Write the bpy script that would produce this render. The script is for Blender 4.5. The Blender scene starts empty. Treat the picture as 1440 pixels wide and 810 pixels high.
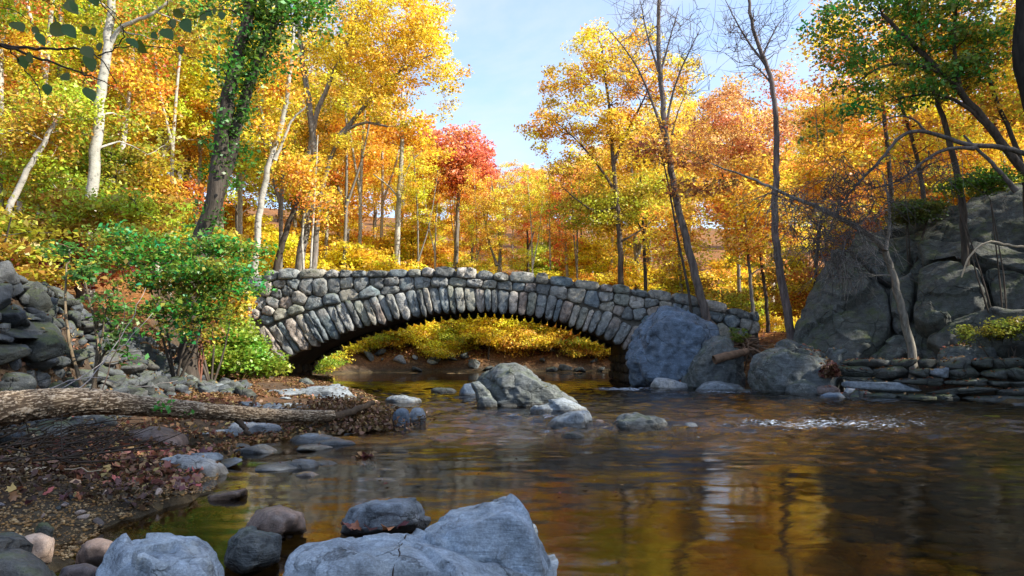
import bpy, bmesh, math, random
import numpy as np
from mathutils import Vector
random.seed(7)
RNG = np.random.default_rng(11)
SC = bpy.context.scene
COL = SC.collection
R = math.radians

# ------------------------------------------------------------------ camera, sky, sun
CAM_H = 1.3
FPX = 960.0
PITCH = math.atan(85 / FPX)
cam_d = bpy.data.cameras.new("camera")
cam = bpy.data.objects.new("camera", cam_d)
COL.objects.link(cam)
cam.location = (0, 0, CAM_H)
cam.rotation_euler = (math.pi / 2 + PITCH, 0, 0)
cam_d.sensor_width = 36
cam_d.lens = 24
cam_d.clip_start = 0.05
cam_d.clip_end = 3000
SC.camera = cam

SUN_AZ, SUN_EL = R(108), R(39)
world = bpy.data.worlds.new("World")
SC.world = world
world.use_nodes = True
wt = world.node_tree
wt.nodes.clear()
w_out = wt.nodes.new("ShaderNodeOutputWorld")
w_bg = wt.nodes.new("ShaderNodeBackground")
w_sky = wt.nodes.new("ShaderNodeTexSky")
w_sky.sky_type = 'NISHITA'
w_sky.sun_disc = False
w_sky.sun_elevation = SUN_EL
w_sky.sun_rotation = SUN_AZ
w_sky.air_density = 1.0
w_sky.dust_density = 0.6
w_sky.ozone_density = 2.5
w_tc = wt.nodes.new("ShaderNodeTexCoord")
w_map = wt.nodes.new("ShaderNodeMapping")
w_map.inputs['Scale'].default_value = (1.6, 1.6, 4.0)
w_map.inputs['Rotation'].default_value = (0.25, 0.1, 0.5)
w_n = wt.nodes.new("ShaderNodeTexNoise")
w_n.inputs['Scale'].default_value = 1.7
w_n.inputs['Detail'].default_value = 7
w_n.inputs['Roughness'].default_value = 0.55
w_n.inputs['Distortion'].default_value = 0.35
w_r = wt.nodes.new("ShaderNodeValToRGB")
w_r.color_ramp.elements[0].position = 0.40
w_r.color_ramp.elements[0].color = (0.12, 0.12, 0.12, 1)
w_r.color_ramp.elements[1].position = 0.66
w_r.color_ramp.elements[1].color = (0.72, 0.72, 0.72, 1)
w_mix = wt.nodes.new("ShaderNodeMixRGB")
w_mix.inputs['Color2'].default_value = (2.4, 2.55, 3.05, 1)
L = wt.links.new
L(w_tc.outputs['Generated'], w_map.inputs['Vector'])
L(w_map.outputs['Vector'], w_n.inputs['Vector'])
L(w_n.outputs['Fac'], w_r.inputs['Fac'])
L(w_r.outputs['Color'], w_mix.inputs['Fac'])
L(w_sky.outputs['Color'], w_mix.inputs['Color1'])
L(w_mix.outputs['Color'], w_bg.inputs['Color'])
L(w_bg.outputs['Background'], w_out.inputs['Surface'])
w_bg.inputs['Strength'].default_value = 0.15

sun_d = bpy.data.lights.new("sun", 'SUN')
sun_d.energy = 3.7
sun_d.angle = R(0.6)
sun_d.color = (1.0, 0.93, 0.82)
sun = bpy.data.objects.new("sun", sun_d)
COL.objects.link(sun)
SUNV = Vector((math.sin(SUN_AZ) * math.cos(SUN_EL), math.cos(SUN_AZ) * math.cos(SUN_EL), math.sin(SUN_EL)))
sun.rotation_euler = SUNV.to_track_quat('Z', 'Y').to_euler()
sun.location = (20, -20, 30)

SC.view_settings.view_transform = 'Standard'
SC.view_settings.look = 'None'
SC.view_settings.gamma = 1
SC.view_settings.exposure = 1.42
SC.render.engine = 'CYCLES'
cy = SC.cycles
cy.max_bounces = 7
cy.diffuse_bounces = 4
cy.glossy_bounces = 3
cy.transmission_bounces = 4
cy.transparent_max_bounces = 8
cy.caustics_reflective = False
cy.caustics_refractive = False
cy.sample_clamp_indirect = 6

# ------------------------------------------------------------------ measuring helpers
CT, ST = math.cos(PITCH), math.sin(PITCH)


def ray(px, py):
    dx = (px - 720) / FPX
    dz = (405 - py) / FPX
    return np.array([dx, CT - dz * ST, ST + dz * CT])


def at(px, py, Y):
    d = ray(px, py)
    t = Y / d[1]
    return np.array([d[0] * t, Y, CAM_H + d[2] * t])


def gp(px, py, z=0.0):
    d = ray(px, py)
    t = (z - CAM_H) / d[2]
    return np.array([d[0] * t, d[1] * t, z])


# ------------------------------------------------------------------ noise
def _h(ix, iy, iz, s):
    n = (ix * 374761393 + iy * 668265263 + iz * 2147483647 + s * 1274126177) & 0xffffffff
    n = ((n ^ (n >> 13)) * 1274126177) & 0xffffffff
    n = (n ^ (n >> 16)) & 0xffffffff
    return n / 4294967295.0 * 2 - 1


def facets(p, n, size, seed):
    """flat broken facets: every cell of a scatter leans its own way"""
    r_ = np.random.default_rng(seed)
    lo, hi = p.min(0), p.max(0)
    C = lo + r_.uniform(0, 1, (n, 3)) * (hi - lo)
    pw = p + 0.25 * size * np.stack([vnoise(p / size * 2, seed + 1), vnoise(p / size * 2, seed + 2), vnoise(p / size * 2, seed + 3)], -1)
    k = np.argmin(((pw[:, None] - C[None]) ** 2).sum(2), axis=1)
    A = r_.normal(size=(n, 3)) * 0.5
    b = r_.normal(size=n) * 0.35 * size
    return ((p - C[k]) * A[k]).sum(1) + b[k]


def vnoise(p, seed=0):
    p = np.asarray(p, float)
    i = np.floor(p).astype(np.int64)
    f = p - i
    f = f * f * f * (f * (f * 6 - 15) + 10)
    o = 0
    for a in (0, 1):
        wx = f[:, 0] if a else 1 - f[:, 0]
        for b in (0, 1):
            wy = f[:, 1] if b else 1 - f[:, 1]
            for c in (0, 1):
                wz = f[:, 2] if c else 1 - f[:, 2]
                o = o + wx * wy * wz * _h(i[:, 0] + a, i[:, 1] + b, i[:, 2] + c, seed)
    return o


def fbm(p, octv=4, seed=0, gain=0.5, lac=2.1):
    p = np.asarray(p, float)
    o, a = 0, 1.0
    for k in range(octv):
        o = o + a * vnoise(p, seed + k * 17)
        a *= gain
        p = p * lac + 13.7
    return o


def fbm2(x, y, octv=4, seed=0, gain=0.5):
    return fbm(np.stack([x, y, np.zeros_like(x)], -1).reshape(-1, 3), octv, seed, gain).reshape(np.shape(x))


def sstep(a, b, x):
    t = np.clip((x - a) / (b - a), 0, 1)
    return t * t * (3 - 2 * t)


# ------------------------------------------------------------------ mesh + object helpers
def mesh_np(name, V, F, smooth=True, attrs=None):
    """V (n,3), F (m,k) all faces with k corners, or a list of index lists."""
    me = bpy.data.meshes.new(name)
    V = np.asarray(V, np.float32)
    me.vertices.add(len(V))
    me.vertices.foreach_set("co", V.ravel())
    if isinstance(F, np.ndarray):
        m, k = F.shape
        me.loops.add(m * k)
        me.loops.foreach_set("vertex_index", F.astype(np.int32).ravel())
        me.polygons.add(m)
        me.polygons.foreach_set("loop_start", (np.arange(m) * k).astype(np.int32))
        me.polygons.foreach_set("loop_total", np.full(m, k, np.int32))
    else:
        lens = np.array([len(f) for f in F], np.int32)
        flat = np.array([i for f in F for i in f], np.int32)
        me.loops.add(len(flat))
        me.loops.foreach_set("vertex_index", flat)
        me.polygons.add(len(F))
        me.polygons.foreach_set("loop_start", np.concatenate([[0], np.cumsum(lens)[:-1]]).astype(np.int32))
        me.polygons.foreach_set("loop_total", lens)
        m = len(F)
    if smooth:
        me.polygons.foreach_set("use_smooth", np.ones(m, bool))
    for nm, arr in (attrs or {}).items():
        a = me.attributes.new(nm, 'FLOAT', 'POINT')
        a.data.foreach_set("value", np.asarray(arr, np.float32))
    me.update()
    me.validate()
    return me


def link(name, data, mat=None, parent=None, loc=None):
    o = bpy.data.objects.new(name, data)
    if mat is not None and data is not None and len(data.materials) == 0:
        data.materials.append(mat)
    COL.objects.link(o)
    if loc is not None:
        o.location = tuple(loc)
    if parent is not None:
        o.parent = parent
    return o


def tag(o, label=None, cat=None, group=None, kind=None):
    if label:
        o['label'] = label
    if cat:
        o['category'] = cat
    if group:
        o['group'] = group
    if kind:
        o['kind'] = kind
    return o


def thing(name, label, cat, loc=(0, 0, 0), group=None):
    o = bpy.data.objects.new(name, None)
    o.empty_display_size = 0.3
    COL.objects.link(o)
    o.location = tuple(loc)
    return tag(o, label, cat, group)


def shift(V, loc):
    return np.asarray(V, float) - np.asarray(loc, float)


def resample(P, n):
    P = np.asarray(P, float)
    s = np.concatenate([[0], np.cumsum(np.linalg.norm(np.diff(P, axis=0), axis=1))])
    t = np.linspace(0, s[-1], n)
    return np.stack([np.interp(t, s, P[:, k]) for k in range(P.shape[1])], -1)


def smooth_line(P, n, it=2):
    P = np.asarray(P, float)
    for _ in range(it):
        Q = np.empty((2 * len(P), P.shape[1]))
        Q[0], Q[-1] = P[0], P[-1]
        Q[1:-1:2] = 0.75 * P[:-1] + 0.25 * P[1:]
        Q[2:-1:2] = 0.25 * P[:-1] + 0.75 * P[1:]
        P = Q
    return resample(P, n)


class Tubes:
    def __init__(self):
        self.V, self.F, self.n = [], [], 0

    def add(self, P, r, sides=6):
        P = np.asarray(P, float)
        r = np.broadcast_to(np.asarray(r, float), (len(P),))
        T = np.gradient(P, axis=0)
        T /= np.linalg.norm(T, axis=1, keepdims=True) + 1e-9
        up = np.array([0.31, 0.17, 0.93]) if abs(T[:, 2]).mean() < 0.8 else np.array([0.9, 0.4, 0.1])
        A = np.cross(T, up)
        A /= np.linalg.norm(A, axis=1, keepdims=True) + 1e-9
        B = np.cross(T, A)
        th = np.arange(sides) / sides * 2 * math.pi
        ring = A[:, None] * np.cos(th)[None, :, None] + B[:, None] * np.sin(th)[None, :, None]
        V = (P[:, None] + ring * r[:, None, None]).reshape(-1, 3)
        i = np.arange(len(P) - 1)[:, None] * sides
        j = np.arange(sides)[None]
        k = (j + 1) % sides
        F = np.stack([i + j, i + k, i + sides + k, i + sides + j], -1).reshape(-1, 4) + self.n
        self.V.append(V)
        self.F.append(F)
        self.n += len(V)

    def mesh(self, name):
        return mesh_np(name, np.concatenate(self.V), np.concatenate(self.F))


_ico = {}


def ico(sub):
    if sub not in _ico:
        bm = bmesh.new()
        bmesh.ops.create_icosphere(bm, subdivisions=sub, radius=1)
        V = np.array([v.co[:] for v in bm.verts])
        F = np.array([[v.index for v in f.verts] for f in bm.faces])
        bm.free()
        _ico[sub] = (V, F)
    return _ico[sub]


def planes_body(N, D, ext, sub, sharp=14.0, noise=0.05, nscale=1.5, seed=0, octv=5, ridge=0.0, facet=0.0, nfac=22):
    """a rock: the region inside planes n.x<=d, edges softened, surface roughened; returns V,F around the origin"""
    U, F = ico(sub)
    dirs = U * np.asarray(ext)
    dirs /= np.linalg.norm(dirs, axis=1, keepdims=True)
    q = np.maximum(dirs @ N.T, 1e-3) / D[None]            # 1/r for each plane
    qm = q.max(1, keepdims=True)
    q = qm[:, 0] * np.power(np.power(q / qm, sharp).sum(1), 1 / sharp)
    V = dirs / q[:, None]
    sz = float(np.mean(ext))
    pn = V / sz * nscale + seed * 3.1
    d = fbm(pn, octv, seed, 0.5)
    if ridge:
        d = d + ridge * (0.5 - np.abs(fbm(pn * 1.7 + 5, 3, seed + 5)))
    V = V + dirs * (d * noise * sz)[:, None]
    if facet:
        V = V + dirs * np.clip(facets(V, nfac, sz * 0.6, seed + 70) * facet, -0.12 * sz, 0.12 * sz)[:, None]
    return V, F


def random_rock(seed, ext=(1, 1, 1), sub=3, nplanes=13, sharp=12, noise=0.06, flat=None):
    nplanes += 7
    sharp *= 3.5
    r = np.random.default_rng(seed)
    N = r.normal(size=(nplanes, 3))
    N /= np.linalg.norm(N, axis=1, keepdims=True)
    N = np.concatenate([N, [[0, 0, 1], [0, 0, -1], [1, 0, 0], [-1, 0, 0], [0, 1, 0], [0, -1, 0]]])
    D = np.concatenate([r.uniform(0.62, 1.0, nplanes), np.full(6, 1.0)])
    if flat:
        D[nplanes] = flat
    V, F = planes_body(N, D, (1, 1, 1), sub, sharp, noise, 1.6, seed)
    return V * np.asarray(ext), F


def hull_rock(pts, sub=4, sharp=20, noise=0.03, nscale=2.0, seed=0, ridge=0.0, octv=6, chips=26, facet=0.0):
    pts = np.asarray(pts, float)
    bm = bmesh.new()
    for p in pts:
        bm.verts.new(p)
    bmesh.ops.convex_hull(bm, input=bm.verts)
    bm.normal_update()
    c = (pts.max(0) + pts.min(0)) / 2 * 0.5 + pts.mean(0) * 0.5
    N = np.array([f.normal[:] for f in bm.faces if f.calc_area() > 1e-6])
    O = np.array([f.verts[0].co[:] for f in bm.faces if f.calc_area() > 1e-6])
    bm.free()
    D = ((O - c) * N).sum(1)
    s = np.sign(D)
    N, D = N * s[:, None], np.abs(D)
    # merge near-duplicate planes
    keepN, keepD = [], []
    for n, d in zip(N, D):
        if not any(np.dot(n, m) > 0.995 and abs(d - e) < 0.03 for m, e in zip(keepN, keepD)):
            keepN.append(n)
            keepD.append(d)
    N, D = np.array(keepN), np.array(keepD)
    # extra chips knocked off the corners
    rr_ = np.random.default_rng(seed + 999)
    X = rr_.normal(size=(chips, 3))
    X /= np.linalg.norm(X, axis=1, keepdims=True)
    sup = ((pts - c) @ X.T).max(0) * rr_.uniform(0.86, 0.985, chips)
    N, D = np.concatenate([N, X]), np.concatenate([D, sup])
    ext = (pts.max(0) - pts.min(0)) / 2
    V, F = planes_body(N, D, ext, sub, sharp, noise, nscale, seed, octv, ridge, facet, 34)
    return V + c, F


def outline_pts(outline, Y, thick, front=0.6, back=0.7, fdrop=0.0):
    """points of a boulder whose silhouette is the outline (photo pixels) at distance Y"""
    o = np.array(outline, float)
    c = o.mean(0)
    P = [at(x, y, Y) for x, y in o]
    P += [at(c[0] + (x - c[0]) * front, c[1] + (y - c[1]) * front + fdrop, Y - thick / 2) for x, y in o]
    P += [at(c[0] + (x - c[0]) * back, c[1] + (y - c[1]) * back, Y + thick / 2) for x, y in o]
    return np.array(P)


# ------------------------------------------------------------------ materials
class NT:
    def __init__(self, name):
        self.m = bpy.data.materials.new(name)
        self.m.use_nodes = True
        self.t = self.m.node_tree
        self.t.nodes.clear()
        self.out = self.t.nodes.new("ShaderNodeOutputMaterial")

    def n(self, typ, ins=None, **kw):
        nd = self.t.nodes.new("ShaderNode" + typ)
        for k, v in kw.items():
            setattr(nd, k, v)
        for k, v in (ins or {}).items():
            if isinstance(v, tuple) and len(v) == 2 and hasattr(v[0], 'outputs'):
                self.t.links.new(v[0].outputs[v[1]], nd.inputs[k])
            elif hasattr(v, 'outputs'):
                self.t.links.new(v.outputs[0], nd.inputs[k])
            else:
                nd.inputs[k].default_value = v
        return nd

    def noise(self, vec, scale, detail=5, rough=0.55, dist=0.0):
        return self.n("TexNoise", {'Vector': vec, 'Scale': scale, 'Detail': detail, 'Roughness': rough, 'Distortion': dist})

    def ramp(self, fac, stops, interp='LINEAR'):
        r = self.n("ValToRGB", {'Fac': fac})
        cr = r.color_ramp
        cr.interpolation = interp
        while len(cr.elements) > 1:
            cr.elements.remove(cr.elements[-1])
        cr.elements[0].position = stops[0][0]
        cr.elements[0].color = tuple(stops[0][1]) + (1,)
        for p, c in stops[1:]:
            e = cr.elements.new(p)
            e.color = tuple(c) + (1,)
        return r

    def mix(self, fac, a, b, mode='MIX'):
        return self.n("MixRGB", {'Fac': fac, 'Color1': a, 'Color2': b}, blend_type=mode)

    def surf(self, sh):
        self.t.links.new(sh.outputs[0], self.out.inputs['Surface'])
        return self.m


def g(v):
    return (v, v, v)


def rock_mat(name, cols, scale=1.0, lichen=0.25, moss=0.0, strata=0.0, rough=0.8, bump=0.5, wet=True, per_object=0.0, speck=0.35,
             lichen_col=(0.42, 0.44, 0.40), cracks=0.7):
    n = NT(name)
    geo = n.n("NewGeometry")
    pos = (geo, 'Position')
    oi = n.n("ObjectInfo")
    big = n.noise(pos, 0.9 * scale, 4, 0.6, 0.6)
    mid = n.noise(pos, 5.0 * scale, 7, 0.65, 0.2)
    fine = n.noise(pos, 45 * scale, 4, 0.7)
    if per_object:
        add = n.n("Math", {0: (oi, 'Random'), 1: per_object}, operation='MULTIPLY')
        b2 = n.n("Math", {0: (big, 'Fac'), 1: 1 - per_object}, operation='MULTIPLY')
        fac = n.n("Math", {0: add, 1: b2}, operation='ADD')
    else:
        fac = n.n("Math", {0: (big, 'Fac'), 1: 0.0}, operation='ADD')
    k = len(cols)
    lo, hi = (0.3, 0.72) if not per_object else (0.08, 0.92)
    base = n.ramp(fac, [(lo + (hi - lo) * i / (k - 1), c) for i, c in enumerate(cols)])
    val = n.ramp((mid, 'Fac'), [(0.28, g(0.34)), (0.42, g(0.78)), (0.55, g(1.0)), (0.74, g(1.45))])
    c = n.mix(1.0, base, val, 'MULTIPLY')
    sp = n.ramp((fine, 'Fac'), [(0.3, g(1 - speck)), (0.55, g(1)), (0.72, g(1 + speck))])
    c = n.mix(1.0, c, sp, 'MULTIPLY')
    hgt = n.n("Math", {0: (mid, 'Fac'), 1: 1.0}, operation='MULTIPLY')
    hgt = n.n("Math", {0: (fine, 'Fac'), 1: 0.24, 2: hgt}, operation='MULTIPLY_ADD')
    if strata:
        mp = n.n("Mapping", {'Vector': pos, 'Rotation': (0.25, 0.35, 0.5), 'Scale': (1.2, 2.2, 14.0)})
        st = n.noise((mp, 'Vector'), 1.6 * scale, 6, 0.65, 0.6)
        sr = n.ramp((st, 'Fac'), [(0.36, g(0.55)), (0.47, g(1.0)), (0.7, g(1.12))])
        c = n.mix(strata, c, sr, 'MULTIPLY')
        hgt = n.n("Math", {0: (st, 'Fac'), 1: 0.9 * strata, 2: hgt}, operation='MULTIPLY_ADD')
    if cracks:
        cw = n.noise(pos, 2.5 * scale, 4, 0.6)
        cp_ = n.mix(0.22, pos, (cw, 'Color'))
        cv = n.n("TexVoronoi", {'Vector': cp_, 'Scale': 1.5 * scale, 'Randomness': 1.0}, feature='DISTANCE_TO_EDGE')
        cm = n.ramp((cv, 'Distance'), [(0.0, g(1)), (0.022, g(0))])
        cl_ = n.ramp((big, 'Fac'), [(0.42, g(0)), (0.56, g(1))])
        cf = n.n("Math", {0: (cm, 'Color'), 1: (cl_, 'Color')}, operation='MULTIPLY')
        cf = n.n("Math", {0: cf, 1: cracks}, operation='MULTIPLY')
        c = n.mix(cf, c, (0.02, 0.02, 0.02, 1))
        hgt = n.n("Math", {0: cf, 1: -0.7, 2: hgt}, operation='MULTIPLY_ADD')
    if lichen:
        ln = n.noise(pos, 3.4 * scale, 8, 0.72, 0.8)
        lm = n.ramp((ln, 'Fac'), [(0.57, g(0)), (0.66, g(1))])
        lf = n.n("Math", {0: (lm, 'Color'), 1: lichen}, operation='MULTIPLY')
        c = n.mix(lf, c, lichen_col + (1,))
    if moss:
        mn = n.noise(pos, 2.2 * scale, 8, 0.7, 0.5)
        up = n.n("SeparateXYZ", {0: (geo, 'Normal')})
        s = n.n("Math", {0: (up, 'Z'), 1: 0.16, 2: (mn, 'Fac')}, operation='MULTIPLY_ADD')
        mm = n.ramp(s, [(0.60, g(0)), (0.72, g(1))])
        mf = n.n("Math", {0: (mm, 'Color'), 1: moss}, operation='MULTIPLY')
        c = n.mix(mf, c, (0.075, 0.10, 0.022, 1))
    rgh = n.n("Math", {0: (mid, 'Fac'), 1: 0.25, 2: rough - 0.12}, operation='MULTIPLY_ADD')
    if wet:
        z = n.n("SeparateXYZ", {0: pos})
        wn = n.n("Math", {0: (big, 'Fac'), 1: -0.12, 2: (z, 'Z')}, operation='MULTIPLY_ADD')
        wm = n.ramp(wn, [(0.0, g(1)), (0.035, g(0))])
        wf = n.n("Math", {0: (wm, 'Color'), 1: 0.62}, operation='MULTIPLY')
        c = n.mix(wf, c, (0.035, 0.028, 0.018, 1))
        rgh = n.n("Math", {0: wf, 1: -0.7, 2: rgh}, operation='MULTIPLY_ADD')
    bp = n.n("Bump", {'Height': hgt, 'Strength': bump, 'Distance': 0.075 / scale})
    pb = n.n("BsdfPrincipled", {'Base Color': c, 'Roughness': rgh, 'Normal': bp, 'Specular IOR Level': 0.35})
    return n.surf(pb)


def leaf_mat(name, trans=0.45, dull=0.0):
    n = NT(name)
    oi = n.n("ObjectInfo")
    tone = n.n("Attribute", attribute_name="tone")
    clump = n.n("Attribute", attribute_name="clump")
    a = n.n("Math", {0: (clump, 'Fac'), 1: 0.5}, operation='SUBTRACT')
    b = n.n("Math", {0: (tone, 'Fac'), 1: 0.5}, operation='SUBTRACT')
    ab = n.n("Math", {0: b, 1: 0.45, 2: a}, operation='MULTIPLY_ADD')
    sp = n.n("Math", {0: ab, 1: (oi, 'Alpha')}, operation='MULTIPLY')
    hue = n.n("Math", {0: sp, 1: 0.51}, operation='ADD')
    v = n.n("Math", {0: b, 1: 1.0, 2: 0.97}, operation='MULTIPLY_ADD')
    c = n.n("HueSaturation", {'Hue': hue, 'Saturation': 0.95 - dull, 'Value': v, 'Fac': 1.0, 'Color': (oi, 'Color')})
    d = n.n("BsdfDiffuse", {'Color': c})
    sat = n.n("HueSaturation", {'Hue': 0.505, 'Saturation': 1.0, 'Value': 1.25, 'Fac': 1.0, 'Color': c})
    t = n.n("BsdfTranslucent", {'Color': sat})
    m1 = n.n("MixShader", {0: trans, 1: d, 2: t})
    gl = n.n("BsdfGlossy", {'Roughness': 0.45, 'Color': (0.9, 0.9, 0.9, 1)})
    m2 = n.n("MixShader", {0: 0.035, 1: m1, 2: gl})
    return n.surf(m2)


def bark_mat(name, vertical=True, pale=False):
    """base colour comes from the object's own colour"""
    n = NT(name)
    oi = n.n("ObjectInfo")
    geo = n.n("NewGeometry")
    mp = n.n("Mapping", {'Vector': (geo, 'Position'), 'Scale': (7, 7, 1.3) if not pale else (3, 3, 5)})
    a = n.noise((mp, 'Vector'), 1.6, 6, 0.65, 0.4)
    b = n.noise((geo, 'Position'), 0.8, 3, 0.6)
    if pale:
        r = n.ramp((a, 'Fac'), [(0.34, g(0.28)), (0.43, g(0.85)), (0.7, g(1.12))])
    else:
        r = n.ramp((a, 'Fac'), [(0.32, g(0.35)), (0.55, g(1.0)), (0.75, g(1.5))])
    r2 = n.ramp((b, 'Fac'), [(0.3, (0.75, 0.78, 0.7)), (0.7, (1.2, 1.15, 1.1))])
    c = n.mix(1.0, (oi, 'Color'), r, 'MULTIPLY')
    c = n.mix(1.0, c, r2, 'MULTIPLY')
    bp = n.n("Bump", {'Height': (a, 'Fac'), 'Strength': 0.6, 'Distance': 0.04})
    return n.surf(n.n("BsdfPrincipled", {'Base Color': c, 'Roughness': 0.85, 'Normal': bp, 'Specular IOR Level': 0.2}))


def ground_mat():
    n = NT("ground")
    geo = n.n("NewGeometry")
    pos = (geo, 'Position')
    sep = n.n("SeparateXYZ", {0: pos})
    big = n.noise(pos, 0.5, 5, 0.6)
    fine = n.noise(pos, 9.0, 8, 0.75)
    vor = n.n("TexVoronoi", {'Vector': pos, 'Scale': 11.0, 'Randomness': 1.0})
    vcol = n.ramp((vor, 'Color'), [(0.15, (0.16, 0.055, 0.018)), (0.4, (0.30, 0.12, 0.028)), (0.6, (0.22, 0.09, 0.03)), (0.8, (0.42, 0.20, 0.05)), (0.95, (0.5, 0.3, 0.12))])
    dirt = n.ramp((fine, 'Fac'), [(0.3, (0.028, 0.022, 0.016)), (0.55, (0.075, 0.060, 0.044)), (0.75, (0.15, 0.125, 0.095))])
    lf = n.ramp((big, 'Fac'), [(0.36, g(0.35)), (0.6, g(0.95))])
    upl = n.ramp((sep, 'Z'), [(0.10, g(0.0)), (0.6, g(1.0))])
    lfm = n.mix(1.0, lf, upl, 'MULTIPLY')
    nrm_ = n.n("SeparateXYZ", {0: (geo, 'Normal')})
    flat_ = n.ramp((nrm_, 'Z'), [(0.70, g(0.12)), (0.90, g(1.0))])
    lfm = n.mix(1.0, lfm, flat_, 'MULTIPLY')
    c = n.mix((lfm, 'Color'), dirt, vcol)
    # gravel and cobbles of the stream bed
    bedv = n.n("TexVoronoi", {'Vector': pos, 'Scale': 7.0, 'Randomness': 1.0})
    bcol = n.ramp((bedv, 'Color'), [(0.1, (0.05, 0.035, 0.012)), (0.5, (0.13, 0.088, 0.03)), (0.8, (0.22, 0.15, 0.055)), (1.0, (0.34, 0.25, 0.10))])
    bed2 = n.mix(0.6, bcol, dirt)
    bm = n.ramp((sep, 'Z'), [(0.0, g(1.0)), (0.16, g(0.0))])
    c = n.mix((bm, 'Color'), c, bed2)
    h = n.n("Math", {0: (vor, 'Distance'), 1: 0.4, 2: (fine, 'Fac')}, operation='MULTIPLY_ADD')
    bp = n.n("Bump", {'Height': h, 'Strength': 0.8, 'Distance': 0.08})
    return n.surf(n.n("BsdfPrincipled", {'Base Color': c, 'Roughness': 0.92, 'Normal': bp, 'Specular IOR Level': 0.15}))


def water_mat():
    n = NT("water")
    geo = n.n("NewGeometry")
    pos = (geo, 'Position')
    foam_glint = n.n("Attribute", attribute_name="foam_glint")
    rip = n.n("Attribute", attribute_name="ripple")
    mp = n.n("Mapping", {'Vector': pos, 'Scale': (1.0, 2.2, 1.0), 'Rotation': (0, 0, 0.12)})
    w1 = n.noise((mp, 'Vector'), 1.6, 3, 0.5, 0.5)
    w2 = n.noise((mp, 'Vector'), 13.0, 5, 0.6, 0.5)
    amp = n.n("Math", {0: (rip, 'Fac'), 1: 0.30, 2: 0.014}, operation='MULTIPLY_ADD')
    h2 = n.n("Math", {0: (w2, 'Fac'), 1: amp}, operation='MULTIPLY')
    h = n.n("Math", {0: (w1, 'Fac'), 1: 0.08, 2: h2}, operation='MULTIPLY_ADD')
    bp = n.n("Bump", {'Height': h, 'Strength': 0.5, 'Distance': 0.09})
    fr = n.n("Fresnel", {'IOR': 1.42, 'Normal': bp})
    tr = n.n("BsdfTransparent", {'Color': (0.78, 0.62, 0.34, 1)})
    gl = n.n("BsdfGlossy", {'Roughness': 0.015, 'Color': (1, 1, 1, 1), 'Normal': bp})
    m = n.n("MixShader", {0: fr, 1: tr, 2: gl})
    mp2 = n.n("Mapping", {'Vector': pos, 'Scale': (0.8, 3.0, 1.0)})
    fnz = n.noise((mp2, 'Vector'), 8.0, 8, 0.75, 1.2)
    s = n.n("Math", {0: (foam_glint, 'Fac'), 1: 0.36, 2: (fnz, 'Fac')}, operation='MULTIPLY_ADD')
    fm = n.ramp(s, [(0.80, g(0)), (0.88, g(0.85))])
    fd = n.n("BsdfPrincipled", {'Base Color': (0.62, 0.70, 0.80, 1), 'Roughness': 0.3, 'Normal': bp})  # bluish white flecks: froth, plus sky glints of the riffle painted as colour
    m2 = n.n("MixShader", {0: (fm, 'Color'), 1: m, 2: fd})
    return n.surf(m2)


def log_mat():
    n = NT("log bark")
    tc = n.n("TexCoord")
    a = n.n("Attribute", attribute_name="furrow")
    geo = n.n("NewGeometry")
    f = n.noise((geo, 'Position'), 30, 6, 0.7)
    s = n.n("Math", {0: (f, 'Fac'), 1: 0.5, 2: (a, 'Fac')}, operation='MULTIPLY_ADD')
    c = n.ramp(s, [(0.2, (0.07, 0.046, 0.028)), (0.5, (0.19, 0.135, 0.085)), (0.8, (0.40, 0.305, 0.20)), (1.0, (0.56, 0.45, 0.32))])
    bp = n.n("Bump", {'Height': s, 'Strength': 0.6, 'Distance': 0.02})
    return n.surf(n.n("BsdfPrincipled", {'Base Color': c, 'Roughness': 0.85, 'Normal': bp, 'Specular IOR Level': 0.2}))


def plain_mat(name, col, rough=0.85, var=0.35):
    n = NT(name)
    geo = n.n("NewGeometry")
    a = n.noise((geo, 'Position'), 6, 7, 0.7)
    r = n.ramp((a, 'Fac'), [(0.3, g(1 - var)), (0.7, g(1 + var))])
    c = n.mix(1.0, tuple(col) + (1,), r, 'MULTIPLY')
    bp = n.n("Bump", {'Height': (a, 'Fac'), 'Strength': 0.5, 'Distance': 0.03})
    return n.surf(n.n("BsdfPrincipled", {'Base Color': c, 'Roughness': rough, 'Normal': bp, 'Specular IOR Level': 0.2}))


M_BRIDGE = rock_mat("bridge stone", [(0.131, 0.138, 0.135), (0.292, 0.296, 0.277), (0.169, 0.202, 0.217), (0.415, 0.368, 0.297), (0.253, 0.268, 0.217),
                                     (0.522, 0.485, 0.422), (0.292, 0.224, 0.178), (0.185, 0.238, 0.250), (0.400, 0.383, 0.349)],
                    1.6, 0.5, 0.4, 0.3, 0.85, 0.9, False, 0.82, 0.4)
M_MORTAR = plain_mat("mortar", (0.12, 0.108, 0.09), 0.95)
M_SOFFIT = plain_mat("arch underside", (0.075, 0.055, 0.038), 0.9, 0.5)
M_GREY = rock_mat("grey blue boulder", [(0.24, 0.30, 0.355), (0.37, 0.435, 0.49), (0.30, 0.345, 0.37), (0.46, 0.51, 0.55)], 2.2, 0.35, 0.0, 0.75, 0.8, 0.55)
M_LGREY = rock_mat("light stream stone", [(0.156, 0.186, 0.210), (0.264, 0.300, 0.330), (0.204, 0.228, 0.240), (0.348, 0.378, 0.402)], 2.2, 0.35, 0.1, 0.6, 0.8, 0.7)
M_BLUE = rock_mat("blue boulder", [(0.12, 0.165, 0.225), (0.155, 0.21, 0.28), (0.14, 0.18, 0.23), (0.18, 0.235, 0.30)], 0.9, 0.3, 0.1, 0.5, 0.85, 0.8)
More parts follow.
